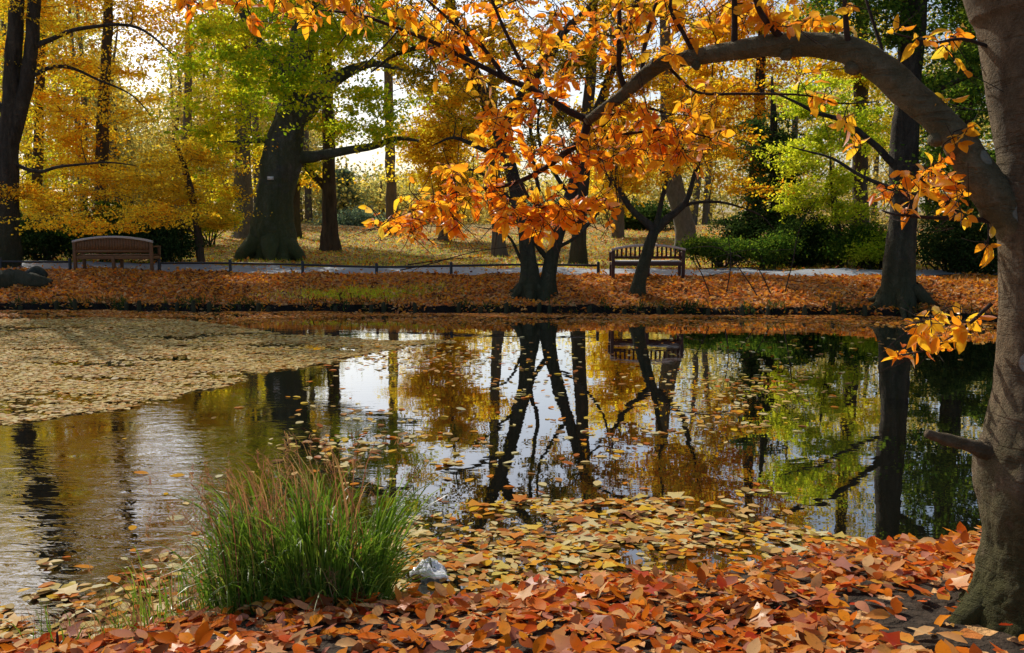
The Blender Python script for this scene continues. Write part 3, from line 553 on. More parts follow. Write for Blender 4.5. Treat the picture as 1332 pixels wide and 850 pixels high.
p = n("ShaderNodeBsdfPrincipled", {'Base Color': c, 'Roughness': .9, 'Normal': bp.outputs[0], 'Specular IOR Level': .15}); nt.links.new(p.outputs[0], o.inputs[0])
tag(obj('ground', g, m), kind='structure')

# path beyond the far bank
PX = np.linspace(-45, 40, 240)
def path_in(x): return np.interp(x, [-45, -14, -5, 3, 8, 14, 40], [25.4, 24.9, 24.7, 24.0, 23.6, 23.2, 22.6])
def path_out(x): return path_in(x) + np.interp(x, [-45, -14, 3, 14, 40], [2.9, 2.7, 2.5, 2.0, 2.0])
g = Geo(); k = 9
yy = np.stack([path_in(PX) + (path_out(PX) - path_in(PX)) * t for t in np.linspace(0, 1, k)], 1); xx = np.repeat(PX[:, None], k, 1)
zz = terrain(xx, yy) + .03 + .03 * np.sin(np.linspace(0, pi, k))[None]
i, j = np.meshgrid(np.arange(len(PX) - 1), np.arange(k - 1), indexing='ij')
g.add(np.stack([xx, yy, zz], -1).reshape(-1, 3), np.stack([i * k + j, (i + 1) * k + j, (i + 1) * k + j + 1, i * k + j + 1], -1).reshape(-1, 4))
m, nt, o = newmat('grey_path'); n = N(nt); pos = n("ShaderNodeNewGeometry").outputs['Position']
a = n.noise(pos, 40, 5, .7); b = n.noise(pos, .8, 3)
c = n.mix(b, n.ramp(a, [(.3, (.17, .20, .24)), (.7, (.34, .38, .43))]), n.ramp(a, [(.3, (.13, .15, .18)), (.7, (.26, .28, .31))]))
p = n("ShaderNodeBsdfPrincipled", {'Base Color': c, 'Roughness': .7, 'Normal': n("ShaderNodeBump", {'Strength': .3, 'Distance': .01, 'Height': a}).outputs[0]}); nt.links.new(p.outputs[0], o.inputs[0])
tag(obj('path', g, m), kind='structure')

# water
g = Geo(); wx = np.linspace(-62, 24, 60); ww = np.linspace(0.5, 23, 40); X, Yg = np.meshgrid(wx, ww, indexing='ij'); ny = 40
i, j = np.meshgrid(np.arange(59), np.arange(39), indexing='ij')
g.add(np.stack([X, Yg, X * 0], -1).reshape(-1, 3), np.stack([i * ny + j, (i + 1) * ny + j, (i + 1) * ny + j + 1, i * ny + j + 1], -1).reshape(-1, 4))
m, nt, o = newmat('dark_pond_water'); n = N(nt); pos = n("ShaderNodeNewGeometry").outputs['Position']; sp = n("ShaderNodeSeparateXYZ", {0: pos})
r1 = n.noise(n("ShaderNodeMapping", {'Vector': pos, 'Scale': (1.0, 1.3, 1)}).outputs[0], 1.6, 3, .5, .3)
r2 = n.noise(n("ShaderNodeMapping", {'Vector': pos, 'Scale': (1.0, 2.4, 1), 'Rotation': (0, 0, .2)}).outputs[0], 3.6, 3, .6, .7)
msk = n.math('MULTIPLY', n.ramp(n.math('MULTIPLY', n.math('ADD', n.math('MULTIPLY', sp.outputs[0], -1.0), -0.9), .4, True), [(0, 0.02), (.75, 1.0)]), n.ramp(n.math('DIVIDE', sp.outputs[1], 20.0), [(.18, 1.0), (.55, .12)]))
msk = n.math('MULTIPLY', msk, n.ramp(n.noise(pos, .9, 2), [(.38, .12), (.6, 1.0)]))
h = n.math('ADD', n.math('MULTIPLY', r1, .0016), n.math('MULTIPLY', n.math('MULTIPLY', r2, msk), .0095))
bp = n("ShaderNodeBump", {'Strength': 1.0, 'Distance': 1.0, 'Height': h})
fr = n("ShaderNodeFresnel", {'IOR': 1.55, 'Normal': bp.outputs[0]})
df = n("ShaderNodeBsdfDiffuse", {'Color': (.005, .005, .003, 1)})
gl = n("ShaderNodeBsdfGlossy", {'Color': (1, 1, 1, 1), 'Roughness': 0.0, 'Normal': bp.outputs[0]})
mx = n("ShaderNodeMixShader", {0: n.math('ADD', n.math('MULTIPLY', fr.outputs[0], 1.45), .05, True), 1: df.outputs[0], 2: gl.outputs[0]})
nt.links.new(mx.outputs[0], o.inputs[0])
tag(obj('water', g, m), kind='structure')

# ------------------------------------------------------------------ leaves lying about (nobody could count them)
rng = np.random.default_rng(5)
def multi(name, pts, size, mat, tpls, up, label, cat='leaves', smooth=True, smin=.55):
    g = Geo(); w = rng.integers(0, len(tpls), len(pts))
    for k, t in enumerate(tpls): scatter(g, pts[w == k], size, rng, t, up, smin=smin)
    o = obj(name, g, M[mat], smooth=smooth); tag(o, label, cat, kind='stuff'); return o
MAP = [tpl_maple(k) for k in range(3)]
# near bank
x = rng.uniform(-4.5, 5.0, 50000); y = rng.uniform(1.2, 7.2, 50000); d = near_y(x) - y
ok = (d > -.06) & ((y > 2.6) | (rng.uniform(size=len(x)) < .25)) & (rng.uniform(size=len(x)) < .36 + .4 * (wob(x * 1.5, y * 1.5) > -.35))
# bare soil near the trunk foot
ok &= ~((np.hypot((x - 1.95) / .45, (y - 3.85) / .42) < 1) & (rng.uniform(size=len(x)) < .8))
x, y = x[ok], y[ok]; z = terrain(x, y) + .012 + rng.uniform(0, .035, len(x))
multi('fallen_leaves', np.stack([x, y, z], 1), .098, 'fallen', T_FALL, 1.9, 'thick carpet of orange and brown fallen leaves on the near bank', smin=.4)
k_ = rng.uniform(size=len(x)) < .05
multi('fallen_maple_leaves', np.stack([x, y, z + .012], 1)[k_], .12, 'fallen', MAP, 1.8, 'few broad maple leaves lying on the orange leaf carpet', smooth=False)
g = Geo(); w_ = np.where(rng.uniform(size=len(x)) < .012)[0]
A_ = np.stack([x[w_], y[w_], z[w_] + .012], 1); C_ = A_ + rng.normal(size=A_.shape) * V(.09, .09, .012); tubes3(g, A_, (A_ + C_) / 2 + rng.normal(size=A_.shape) * .012, C_, np.full(len(w_), .003), np.full(len(w_), .0015))
tag(obj('twig_litter', g, M['twig']), 'small broken twigs lying among the fallen leaves', 'twigs', kind='stuff')
# floating raft close to the near bank
top_px = [(150, 760), (300, 790), (520, 690), (545, 668), (620, 662), (700, 655), (770, 652), (840, 650), (920, 660), (970, 668), (1060, 690), (1130, 704), (1200, 716)]
tp = np.array([onz(*p)[:2] for p in top_px]); tp = tp[np.argsort(tp[:, 0])]
x = rng.uniform(-4.2, 3.2, 76000); y = rng.uniform(3.2, 6.6, 76000); d = y - near_y(x); top = np.interp(x, tp[:, 0], tp[:, 1]) + .10 * wob(x * 3, y * 3)
hole = wob(x * 1.9 + 2, y * 2.6) + .5 * wob(x * 6, y * 7)
ok = (d > -.1) & (y < top) & (rng.uniform(size=len(x)) < np.where(hole > .12, .07, .46) * (1 - .75 * np.exp(-(((x - .05) / .38) ** 2 + ((y - 4.85) / .28) ** 2)))) & (x > -1.1)
# scattered leaves on the open left water near the bank
ok2 = (d > -.05) & (d < 1.3) & (x < -.3) & (rng.uniform(size=len(x)) < .5 * np.exp(-np.clip(d, 0, 9) / .42)) & (hole < .3)
ok = (ok & (rng.uniform(size=len(x)) < .62)) | ok2
x, y = x[ok], y[ok]; z = .004 + rng.uniform(0, .012, len(x))
P = np.stack([x, y, z], 1)
multi('floating_leaves', P, .082, 'floatn', [tpl_leaf(.26, .02, .05, 0), tpl_leaf(.3, .05, .1, .004), T_HX], 6.0, 'raft of pale yellow and tan leaves floating off the near bank')
sel = rng.uniform(size=len(P)) < .04
gm = P[sel] + V(0, 0, .012)
multi('floating_maple_leaves', gm, .15, 'floatn', MAP, 6.0, 'scattered broad maple leaves floating among the near raft', smooth=False)
# pale mat on the far left water
up_px = [(-300, 418), (0, 417), (150, 414), (300, 424), (420, 438), (470, 445), (560, 446)]
lo_px = [(-300, 590), (0, 557), (110, 536), (200, 522), (300, 500), (400, 476), (470, 462), (560, 447)]
u = np.array([onz(*p)[:2] for p in up_px]); l = np.array([onz(*p)[:2] for p in lo_px])
x = rng.uniform(-16, -1, 420000); y = rng.uniform(6.5, 20.5, 420000)
px = x * F / (y * cos(PITCH) + 1.95 * sin(PITCH)) + 666
lo_y = np.array([onz(q, r)[1] for q, r in lo_px]); up_y = np.array([onz(q, r)[1] for q, r in up_px])
b0 = np.interp(px, [p[0] for p in lo_px], lo_y) + .25 * wob(x * 2, y * 1.5); b1 = np.interp(px, [p[0] for p in up_px], up_y) + .5 * wob(x, y)
hol = .9 * wob(x * .6, y * 1.9) + .6 * wob(x * 1.7 + 3, y * 5.5) + .4 * wob(x * 5, y * 12)
ok = (y > b0) & (y < b1) & (rng.uniform(size=len(x)) < np.clip(.70 - 1.3 * np.clip(hol - .0, 0, 1), .03, .6))
A = np.stack([x[ok], y[ok], .003 + rng.uniform(0, .008, ok.sum())], 1)
multi('floating_leaf_mat', A, .095, 'floatf', [T_HX, tpl_hex(.38)], 7.0, 'pale tan mat of leaves covering the left of the pond', smooth=False)
# dark strip of leaves along the far bank, and loose drifts over the open water
x = rng.uniform(-16, 12, 90000); y = far_y(x) - rng.exponential(.9, 90000)
ok = (y < far_y(x)) & (rng.uniform(size=len(x)) < np.where(wob(x * .9, y * 2.5) + .4 * wob(x * 4, y * 6) > .0, .06, .42)) & (far_y(x) - y < 2.6)
A = np.stack([x[ok], y[ok], .003 + rng.uniform(0, .008, ok.sum())], 1)
multi('drifted_leaves', A, .085, 'litter', [T_HX, tpl_hex(.38)], 6.0, 'rusty strip of leaves floating along the far bank', smooth=False)
P = []
for (px, py, sx, sy, k) in [(985, 500, 45, 12, 150), (960, 515, 60, 22, 110), (500, 460, 50, 10, 260), (560, 475, 60, 18, 120), (470, 545, 60, 20, 60), (585, 603, 14, 2, 16), (600, 580, 60, 20, 26), (690, 480, 40, 40, 40), (730, 540, 60, 40, 50), (850, 560, 16, 3, 14), (855, 500, 50, 40, 50), (940, 550, 50, 6, 24), (780, 585, 40, 12, 20), (980, 640, 15, 2, 8), (650, 470, 90, 20, 120), (800, 650, 120, 10, 40), (230, 640, 90, 60, 20), (1040, 450, 120, 12, 110), (470, 575, 60, 8, 70), (460, 600, 40, 14, 40)]:
    q = np.stack([rng.normal(px, sx, k), rng.normal(py, sy, k)], 1); q = q[q[:, 1] > 432]
    for a, b in q:
        w = onz(a, b, .005); P.append(w)
multi('loose_leaves', np.array(P), .105, 'floatn', [T_HX, tpl_leaf(.28, .03, .08, 0)], 5.0, 'loose leaves drifting on the open dark water')
# far bank and lawn
x = rng.uniform(-18, 15, 60000); y = far_y(x) + rng.uniform(.0, 1, 60000) ** .9 * 4.6 + .04
keep = (y < path_in(x) - .0) & (rng.uniform(size=len(x)) < np.where(wob(x * .6 + 1, y) > .55, .35, .9))
P1 = np.stack([x[keep], y[keep], terrain(x[keep], y[keep]) + rng.uniform(.01, .04, keep.sum())], 1)
x = rng.uniform(-24, 22, 900); y = path_in(x) + rng.uniform(0, 1, 900) * (path_out(x) - path_in(x)); P1b = np.stack([x, y, terrain(x, y) + .075], 1)
multi('bank_leaves', np.vstack([P1, P1b]), .105, 'litter', [T_HX, tpl_leaf(.26, .3, .3, 0)], .9, 'rusty brown leaf litter covering the far bank and strewn on the path', smooth=False)
x = rng.uniform(-30, 26, 26000); y = path_out(x) + rng.uniform(0, 1, 26000) * 28
multi('lawn_leaves', np.stack([x, y, terrain(x, y) + .03], 1), .13, 'litter', [T_HX], .9, 'golden leaves scattered over the lawn beyond the path', smooth=False)
# short grass on the lawn and bank tufts
x = rng.uniform(-28, 24, 45000); y = path_out(x) + rng.uniform(0, 1, 45000) ** 1.3 * 24
xb = rng.normal(-3.7, .9, 2600); yb = rng.normal(22.0, .28, 2600); x = np.concatenate([x, xb]); y = np.concatenate([y, yb])
g = Geo(); tb = (np.array([[0, .06, 0], [1, 0, .1], [0, -.06, 0]], float), np.array([[0, 1, 2]]))
scatter(g, np.stack([x, y, terrain(x, y)], 1), .13, rng, tb, 0.0, axis=V(0, 0, 3.0)); tag(obj('lawn_grass', g, M['lime'], smooth=False), 'short yellowish grass on the lawn beyond the path', 'grass', kind='stuff')

# ------------------------------------------------------------------ the magnolia in front
TY = 3.87
rng = np.random.default_rng(9)
K = TY / F
edge = [(880, 1205), (815, 1232), (800, 1250), (780, 1262), (740, 1275), (700, 1281), (650, 1276), (610, 1275), (575, 1282), (540, 1291), (500, 1299), (400, 1305), (270, 1303), (200, 1303), (120, 1291), (60, 1285), (0, 1273), (-90, 1246), (-220, 1195), (-360, 1160)]
pts, rad = [], []
for yy_, ex in edge:
    cx = 1352 if yy_ > 0 else 1352 + (yy_) * .33
    pts.append(at(cx, yy_, TY)); rad.append((cx - ex) * K)
pts[0][2] = min(pts[0][2], .02)
mbase = V(pts[1][0], TY, gz(pts[1][0], TY))
MG = thing('magnolia_tree', 'smooth barked tree leaning in from the right edge, its arching bough hung with orange leaves', 'tree', mbase)
g = Geo(); tube(g, pts, rad, 120, .018, lump=.035, seed=4, flare=(.75, .17, 3, 1.57), rough=[.035, .03, .018, .008, .006, .005, .006, .006])
for rp, rr_ in (([(1300, 760, 0), (1268, 796, -.03), (1240, 818, -.05), (1200, 836, -.07)], [.07, .06, .045, .01]),):
    tube(g, [at(x, y, TY + d) for x, y, d in rp], rr_, 24, .015, lump=.08, seed=5, rough=.05)
mtrunk = obj('trunk', g, M['bark_magn'], MG)
BO = [(1350, 328, 0), (1318, 282, 0), (1284, 237, 0), (1231, 165, .04), (1172, 113, .1), (1118, 72, .16), (1068, 60, .24), (1010, 60, .32), (960, 66, .40), (905, 75, .5), (862, 82, .55), (835, 100, .6), (812, 122, .66), (785, 142, .70), (765, 158, .74)]
BR = [.10, .088, .078, .065, .068, .060, .057, .050, .046, .040, .037, .033, .030, .028, .026]
g = Geo(); bp, br = tube(g, [at(x, y, TY + d) for x, y, d in BO], BR, 48, .018, lump=.05, seed=8, wobble=.007, rough=.042)
# knots where shoots leave the bough
for (x, y, d, r) in [(1110, 88, .17, .036), (1128, 92, .15, .03), (1178, 130, .1, .04), (1216, 182, .06, .035), (905, 86, .5, .024), (1022, 72, .3, .03), (850, 84, .56, .03)]:
    c = at(x, y, TY + d - .03); tube(g, [c + V(.02, .02, .01), c, c + V(-.012, -.02, -.012)], [r * .5, r, r * .25], 12, .01, lump=.2, seed=int(x))
obj('bough', g, M['bough'], MG)
NODES = [bp[i] for i in range(len(bp) // 3, len(bp))]; NR = [br[i] for i in range(len(bp) // 3, len(bp))]
gb = Geo()
def branch(pp, r0, r1, Y0, Y1, sides=8):
    n_ = len(pp); P_ = [at(a, b, Y0 + (Y1 - Y0) * i / (n_ - 1)) for i, (a, b) in enumerate(pp)]
    P_, R_ = tube(gb, P_, np.linspace(r0, r1, n_), sides, .05, wobble=.004, seed=int(pp[-1][0] + 999)); NODES.extend(P_[1:]); NR.extend(R_[1:])
Yt = TY + .75
branch([(765, 158), (756, 183), (735, 199), (717, 214), (677, 236), (635, 246), (593, 250)], .024, .006, Yt, Yt + .1)
branch([(768, 157), (740, 146), (692, 117), (657, 102), (613, 80), (563, 55), (520, 38), (470, 20), (430, 14)], .020, .006, Yt, Yt + .15)
branch([(692, 117), (676, 80), (652, 32), (635, -10), (615, -60)], .012, .005, Yt + .03, Yt + .05)
branch([(657, 102), (628, 62), (600, 40), (560, 5), (520, -30)], .012, .005, Yt + .05, Yt + .2)
branch([(677, 236), (684, 252), (697, 267), (736, 274), (770, 273), (805, 268)], .010, .004, Yt, Yt - .15)
branch([(746, 188), (786, 181), (830, 173), (880, 170), (925, 180)], .011, .004, Yt, Yt - .1)
branch([(815, 118), (806, 95), (806, 50), (806, 0), (802, -60)], .016, .008, Yt - .08, Yt - .2)
branch([(835, 100), (838, 60), (848, 20), (862, -30)], .013, .007, Yt - .1, Yt - .1)
branch([(955, 62), (955, 30), (955, -10), (950, -60)], .017, .010, TY + .4, TY + .4)
branch([(1022, 55), (1000, 34), (985, 10), (975, -30)], .018, .010, TY + .3, TY + .2)
branch([(1108, 72), (1100, 45), (1097, 10), (1096, -40)], .016, .009, TY + .15, TY + .1)
branch([(905, 74), (885, 40), (870, 10), (880, -40)], .012, .006, TY + .5, TY + .5)
branch([(870, 88), (905, 120), (960, 122), (1010, 122), (1050, 124), (1092, 134), (1140, 132)], .008, .003, TY + .6, TY + .5)
branch([(1150, 100), (1148, 70), (1140, 40), (1128, 0), (1120, -40)], .010, .005, TY + .12, TY + .3)
branch([(1300, 289), (1255, 284), (1210, 283), (1165, 279), (1148, 274)], .013, .004, TY, TY + .12)
branch([(1290, 62), (1250, 50), (1215, 55), (1190, 50), (1160, 42)], .008, .003, TY, TY + .05)
branch([(1290, 395), (1262, 420), (1235, 440), (1205, 455), (1168, 462)], .009, .003, TY, TY + .2)
branch([(1262, 420), (1240, 418), (1215, 424), (1195, 420)], .005, .003, TY + .05, TY + .15)
branch([(1250, 284), (1225, 255), (1200, 235), (1180, 222)], .008, .003, TY + .05, TY + .15)
# second bough above the frame carrying the red-orange leaves at the upper left
branch([(1262, -150), (1100, -220), (900, -190), (700, -130), (520, -70), (380, -40), (250, -25)], .06, .006, TY, TY + .7, 12)
branch([(520, -70), (470, -40), (440, -15), (400, 0)], .012, .004, TY + .5, TY + .5)
branch([(470, 20), (452, 45), (440, 60)], .005, .003, Yt + .15, Yt + .1)
branch([(520, 38), (480, 78), (455, 100)], .005, .002, Yt + .1, Yt + .1)
NODES = np.array(NODES); NR = np.array(NR)
CL = [  # px, py, spread px x, y, Y, leaves
 (545, 268, 45, 24, Yt + .1, 70), (600, 258, 40, 24, Yt + .08, 60), (570, 300, 35, 18, Yt + .05, 40), (520, 285, 25, 14, Yt + .1, 24), (640, 235, 35, 22, Yt + .05, 36), (550, 312, 25, 10, Yt, 10),
 (690, 280, 42, 18, Yt - .05, 60), (740, 272, 35, 14, Yt - .1, 44), (715, 296, 28, 12, Yt - .1, 26), (785, 268, 25, 12, Yt - .15, 22), (660, 292, 25, 12, Yt, 24),
 (640, 125, 40, 34, Yt, 46), (690, 60, 45, 38, Yt, 44), (740, 40, 45, 40, Yt - .1, 44), (620, 60, 40, 34, Yt + .1, 36), (560, 30, 40, 24, Yt + .15, 40), (500, 15, 45, 16, Yt + .15, 40), (440, 12, 40, 14, Yt + .15, 32), (600, 10, 40, 20, Yt + .1, 30),
 (690, 150, 35, 26, Yt, 30), (650, 165, 30, 18, Yt, 20), (730, 105, 35, 24, Yt - .05, 28), (760, 80, 35, 30, Yt - .1, 28), (800, 30, 40, 30, Yt - .2, 34), (850, 25, 45, 24, Yt - .1, 36),
 (730, 205, 35, 14, Yt, 26), (770, 200, 35, 16, Yt - .1, 36), (820, 180, 40, 18, Yt - .1, 46), (870, 178, 36, 18, Yt - .1, 40), (915, 185, 30, 16, Yt - .1, 24), (790, 150, 30, 14, Yt - .1, 18), (850, 215, 36, 14, Yt - .1, 28), (900, 150, 30, 16, Yt, 16), (800, 225, 30, 10, Yt - .1, 14),
 (915, 25, 40, 22, TY + .5, 30), (960, 15, 36, 18, TY + .4, 24), (1000, 12, 34, 16, TY + .3, 20), (1045, 28, 26, 12, TY + .25, 14), (900, 105, 26, 14, TY + .55, 10), (880, 50, 24, 14, TY + .55, 12),
 (1040, 108, 14, 12, TY + .5, 5), (1072, 92, 16, 10, TY + .5, 6), (1090, 158, 14, 10, TY + .5, 5), (1060, 128, 10, 8, TY + .5, 3), (1105, 190, 14, 8, TY + .5, 7), (940, 140, 14, 10, TY + .55, 4), (1050, 165, 8, 8, TY + .5, 2),
 (1205, 50, 22, 8, TY + .03, 9), (1240, 62, 18, 10, TY + .03, 7), (1180, 42, 14, 6, TY + .05, 4), (1265, 75, 12, 10, TY, 4),
 (1195, 228, 26, 12, TY + .12, 16), (1180, 252, 24, 10, TY + .12, 14), (1220, 250, 26, 14, TY + .08, 18), (1175, 268, 22, 8, TY + .12, 8), (1245, 240, 18, 14, TY + .05, 9), (1262, 290, 14, 8, TY + .02, 8), (1230, 272, 22, 8, TY + .05, 8), (1262, 180, 14, 14, TY + .02, 7), (1240, 135, 10, 6, TY + .05, 4),
 (1225, 418, 26, 8, TY + .12, 17), (1255, 410, 20, 7, TY + .05, 12), (1200, 440, 24, 8, TY + .16, 16), (1175, 460, 14, 5, TY + .2, 9), (1235, 435, 22, 7, TY + .1, 12), (1285, 335, 8, 10, TY - .02, 5),
 (260, 5, 24, 8, TY + .7, 18), (310, 4, 24, 10, TY + .68, 22), (355, 2, 24, 12, TY + .62, 24), (395, 12, 22, 14, TY + .55, 26), (430, -5, 24, 14, TY + .5, 22), (470, -40, 50, 24, TY + .5, 50), (380, -40, 70, 22, TY + .6, 60), (520, -40, 50, 24, TY + .5, 36),
 (620, -60, 70, 40, Yt, 50), (760, -60, 80, 40, Yt, 60), (900, -60, 80, 40, TY + .5, 50), (1000, -80, 80, 40, TY + .3, 40), (1150, -60, 60, 40, TY + .2, 30), (700, -150, 120, 50, TY + .6, 60), (950, -170, 120, 50, TY + .5, 60)]
gl = [Geo()]; gred = Geo()
for (cx, cy, sx, sy, Y_, k) in CL:
    k = k * (2.1 if (cx > 600 and 120 < cy < 320 and cx < 960) else 1.6); nw = max(1, round(k / 5)); sx *= 1.25; sy *= 1.35
    red = cy < 16 and cx < 460
    for w in range(nw):
        c = at(cx + rng.normal() * sx * .62, cy + rng.normal() * sy * .62, Y_ + rng.normal() * .12)
        dd = np.linalg.norm(NODES - c, axis=1); q = int(np.argmin(dd)); a = NODES[q]; L = dd[q]
        dr = (c - a) / (L + 1e-6)
        if L > .02:
            e = c; mid = (a + e) / 2 + rng.normal(size=3) * .12 * L + V(0, 0, .05 * L)
            P_, R_ = tube(gb, [a, mid, e], [min(NR[q] * .8, .0035 + .006 * L), .0028, .0018], 5, .04)
            NODES = np.vstack([NODES, P_[2:]]); NR = np.concatenate([NR, R_[2:]])
        for _ in range(2):
            ts = c - dr * rng.uniform(0, .15); te = ts + (dr * .7 + rng.normal(size=3) * .6) * rng.uniform(.06, .16)
            tube(gb, [ts, (ts + te) / 2 + rng.normal(size=3) * .006, te], [.0022, .0018, .0012], 4, .04)
        lv = max(2, int(round(k / nw + rng.normal() * 1.5)))
        p = np.repeat(c[None], lv, 0) - dr * (rng.uniform(0, min(.24, max(.05, L)), lv))[:, None] + rng.normal(size=(lv, 3)) * .012
        ang = rng.uniform(0, 2 * pi) + np.arange(lv) * 2.4
        rad_ = np.stack([np.cos(ang), np.sin(ang) * .8, rng.uniform(-.55, .25, lv)], 1)
        for t in range(lv):
            scatter(gl[0], p[t:t + 1], .074, rng, T_NEAR[rng.integers(0, 7)], .3, axis=(rad_[t] * 1.0 + dr * .8 + V(0, 0, -.25))[None] * 1.4, spread=.8, smin=.45)
obj('branches', gb, M['twig'], MG); obj('foliage', gl[0], M['magn'], MG)
# the broken stub on the trunk
g = Geo(); tube(g, [at(1300, 592, TY), at(1262, 580, TY - .02), at(1232, 572, TY - .03), at(1205, 564, TY - .04)], [.045, .03, .024, .017], 20, .012, lump=.16, seed=12, rough=.07)
obj('branch_stub', g, M['bark_magn'], MG)

# ------------------------------------------------------------------ benches
WOOD = plain_mat('weathered_brown_wood', (.05, .018, .012), .55, .4, 9, (1, 8, 8), bump=.2)
WOOD2 = plain_mat('tan_brown_wood', (.15, .068, .024), .6, .35, 9, (1, 8, 8), bump=.2)
SEAT = plain_mat('skylit_seat_wood', (.55, .54, .52), .35, .15, 12, (1, 10, 10), bump=.1)  # pale colour stands in for sky reflected on the seat
RAIL = plain_mat('rimlit_top_rail', (.50, .48, .46), .4, .2, 12, (1, 10, 10), bump=.1)  # bright rim light along the rail put into its colour
def boxg(bs):
    g = Geo()
    for b in bs: box(g, *b)
    return g
def bench(label, px, py, wpx, hpx, Y, wood, slat_gap, seatmat):
    b = at(px, py, Y); base = V(b[0], Y, gz(b[0], Y)); s = Y / F; W = wpx * s; H = hpx * s
    r = thing('park_bench', label, 'bench', base, 'benches beside the path'); x0, y0, z0 = base
    gr_ = lambda x, y: gz(x, y) - z0 - .02
    def put(name, boxes, mat, par=r, bev=.008):
        g = boxg([(V(x0, y0, z0) + V(*c), d) for c, d in boxes]); o = obj(name, g, mat, par, smooth=False)
        m_ = o.modifiers.new('bevel', 'BEVEL'); m_.width = bev; m_.segments = 2; return o
    D = .52
    for sx in (-W / 2 + .05, 0, W / 2 - .05):
        z = gr_(x0 + sx, y0); top = H * .86 if sx else .40
        put('leg', [((sx, 0, (z + top) / 2), (.085, .07, top - z))], wood)               # back leg, runs up as the back post
        z = gr_(x0 + sx, y0 + D); put('leg', [((sx, D, (z + .40) / 2), (.08, .07, .40 - z))], wood)
    put('seat', [((0, .085 + k * .105, .43), (W - .2, .09, .03)) for k in range(5)], seatmat)
    put('seat_frame', [((0, .002, .36), (W - .19, .05, .10)), ((0, D + .002, .36), (W - .19, .05, .10))] + [((sx, D / 2, .36), (.05, D - .06, .08)) for sx in (-W / 2 + .05, 0, W / 2 - .05)], wood)
    # backrest: bottom rail, slats, arched top rail
    zb, ze, zc = .53, H * .86, H
    g = Geo(); box(g, V(x0, y0, z0) + V(0, -.003, zb), (W - .19, .045, .07))
    k = int((W - .25) / slat_gap[0])
    arch = lambda x: ze + (zc - ze) * cos(x / (W / 2) * pi / 2) ** .8 if abs(x) < W / 2 else ze
    for q in range(k):
        x = -(W - .3) / 2 + (W - .3) * q / (k - 1); zt = arch(x) - .05
        box(g, V(x0, y0, z0) + V(x, -.003, (zb + zt) / 2), (slat_gap[1], .022, zt - zb))
    back = obj('backrest', g, wood, r, smooth=False)
    g = Geo(); n_ = 18; xs_ = np.linspace(-W / 2, W / 2, n_ + 1)
    vs = []; fs = []
    for x in xs_:
        z = arch(x * .999)
        vs += [(x, -.035, z - .06), (x, .035, z - .06), (x, .04, z), (x, -.04, z)]
    for q in range(n_):
        a_ = q * 4
        for e in range(4): fs.append([a_ + e, a_ + (e + 1) % 4, a_ + 4 + (e + 1) % 4, a_ + 4 + e])
    fs += [[0, 1, 2, 3], [n_ * 4 + 3, n_ * 4 + 2, n_ * 4 + 1, n_ * 4]]
    g.add(np.array(vs) + V(x0, y0, z0), fs); obj('top_rail', g, RAIL, back, smooth=False)
    for sx in (-W / 2 + .03, W / 2 - .03):
        put('armrest', [((sx, D / 2 + .02, .66), (.085, D + .02, .035)), ((sx, D - .02, .53), (.07, .06, .225))], wood)
    return r
bench('dark brown slatted bench behind the small leaning tree', 843, 359, 96, 44, 23.1, WOOD, (.105, .05), SEAT)
bench('tan brown bench with close boarded back beside the dark bushes', 148, 349, 104, 45, 24.5, WOOD2, (.075, .069), WOOD2)

# ------------------------------------------------------------------ low path railing
IRON = plain_mat('black_iron', (.02, .022, .024), .5, .3, 20)
def railing(label, xa, xb, pxs):
    pts_ = []
    for q in pxs:
        x = (q - 666) / F * 24.2; y = path_in(x) - .12; x = (q - 666) / F * y * 1.0; pts_.append(V(x, y, gz(x, y)))
    r = thing('low_railing', label, 'railing', pts_[0], 'low railings along the path')
    for p_ in pts_:
        g = Geo(); tube(g, [p_ - V(0, 0, .1), p_ + V(0, 0, .36), p_ + V(0, 0, .38)], [.042, .042, .02], 10); obj('post', g, IRON, r)
    g = Geo(); tube(g, [p_ + V(0, 0, .27) for p_ in pts_], [.032] * len(pts_), 8, .5); obj('rail', g, IRON, r)
railing('low black railing running from the left bench past the oak to the right bench', 0, 0, [208, 300, 394, 490, 587, 683, 778])
railing('short low black railing left of the left bench', 0, 0, [-90, 2, 92])

# ------------------------------------------------------------------ log, stakes at the water line, saplings, sticks
g = Geo(); b = ground_at(25, 372); P_ = [b + V(-1.6, .1, .16), b + V(-.6, 0, .20), b + V(.3, .0, .16), b + V(.8, .1, .05)]
tube(g, P_, [.22, .24, .19, .10], 24, .05, lump=.25, seed=31, rough=.10)
lg = obj('mossy_log', g, bark_mat('mossy_log_bark', (.015, .014, .01), (.15, .13, .10), moss=.6, mossh=3, mosscol=(.02, .03, .010), bump=1.0), loc=b); tag(lg, 'dark moss covered log lying below the left edge tree', 'log')
g = Geo(); b = ground_at(48, 361); tube(g, [b + V(-.3, 0, .02), b + V(0, 0, .12), b + V(.25, 0, .04)], [.10, .17, .08], 14, .04, lump=.3, seed=33)
tag(obj('mossy_rock', g, plain_mat('dark_rock', (.03, .035, .025), .9, .5, 10, bump=.6), loc=b), 'small dark mossy rock beside the log', 'rock')
rng = np.random.default_rng(15)
for q, w in enumerate(np.linspace(20, 1250, 34)):
    x = (w + rng.normal() * 9 - 666) / F * 20.6; y = float(far_y(x)) - .04; hgt = rng.uniform(.08, .24)
    g = Geo(); tube(g, [V(x, y, -.3), V(x + rng.normal() * .02, y, hgt), V(x + .005, y, hgt + .02)], [.06, .05, .03], 8, .06, lump=.2, seed=q)
    tag(obj('bank_stake', g, M['bark_black'], loc=V(x, y, 0)), 'short dark wooden stake holding the far bank at the waterline', 'stake', 'stakes along the far bank')
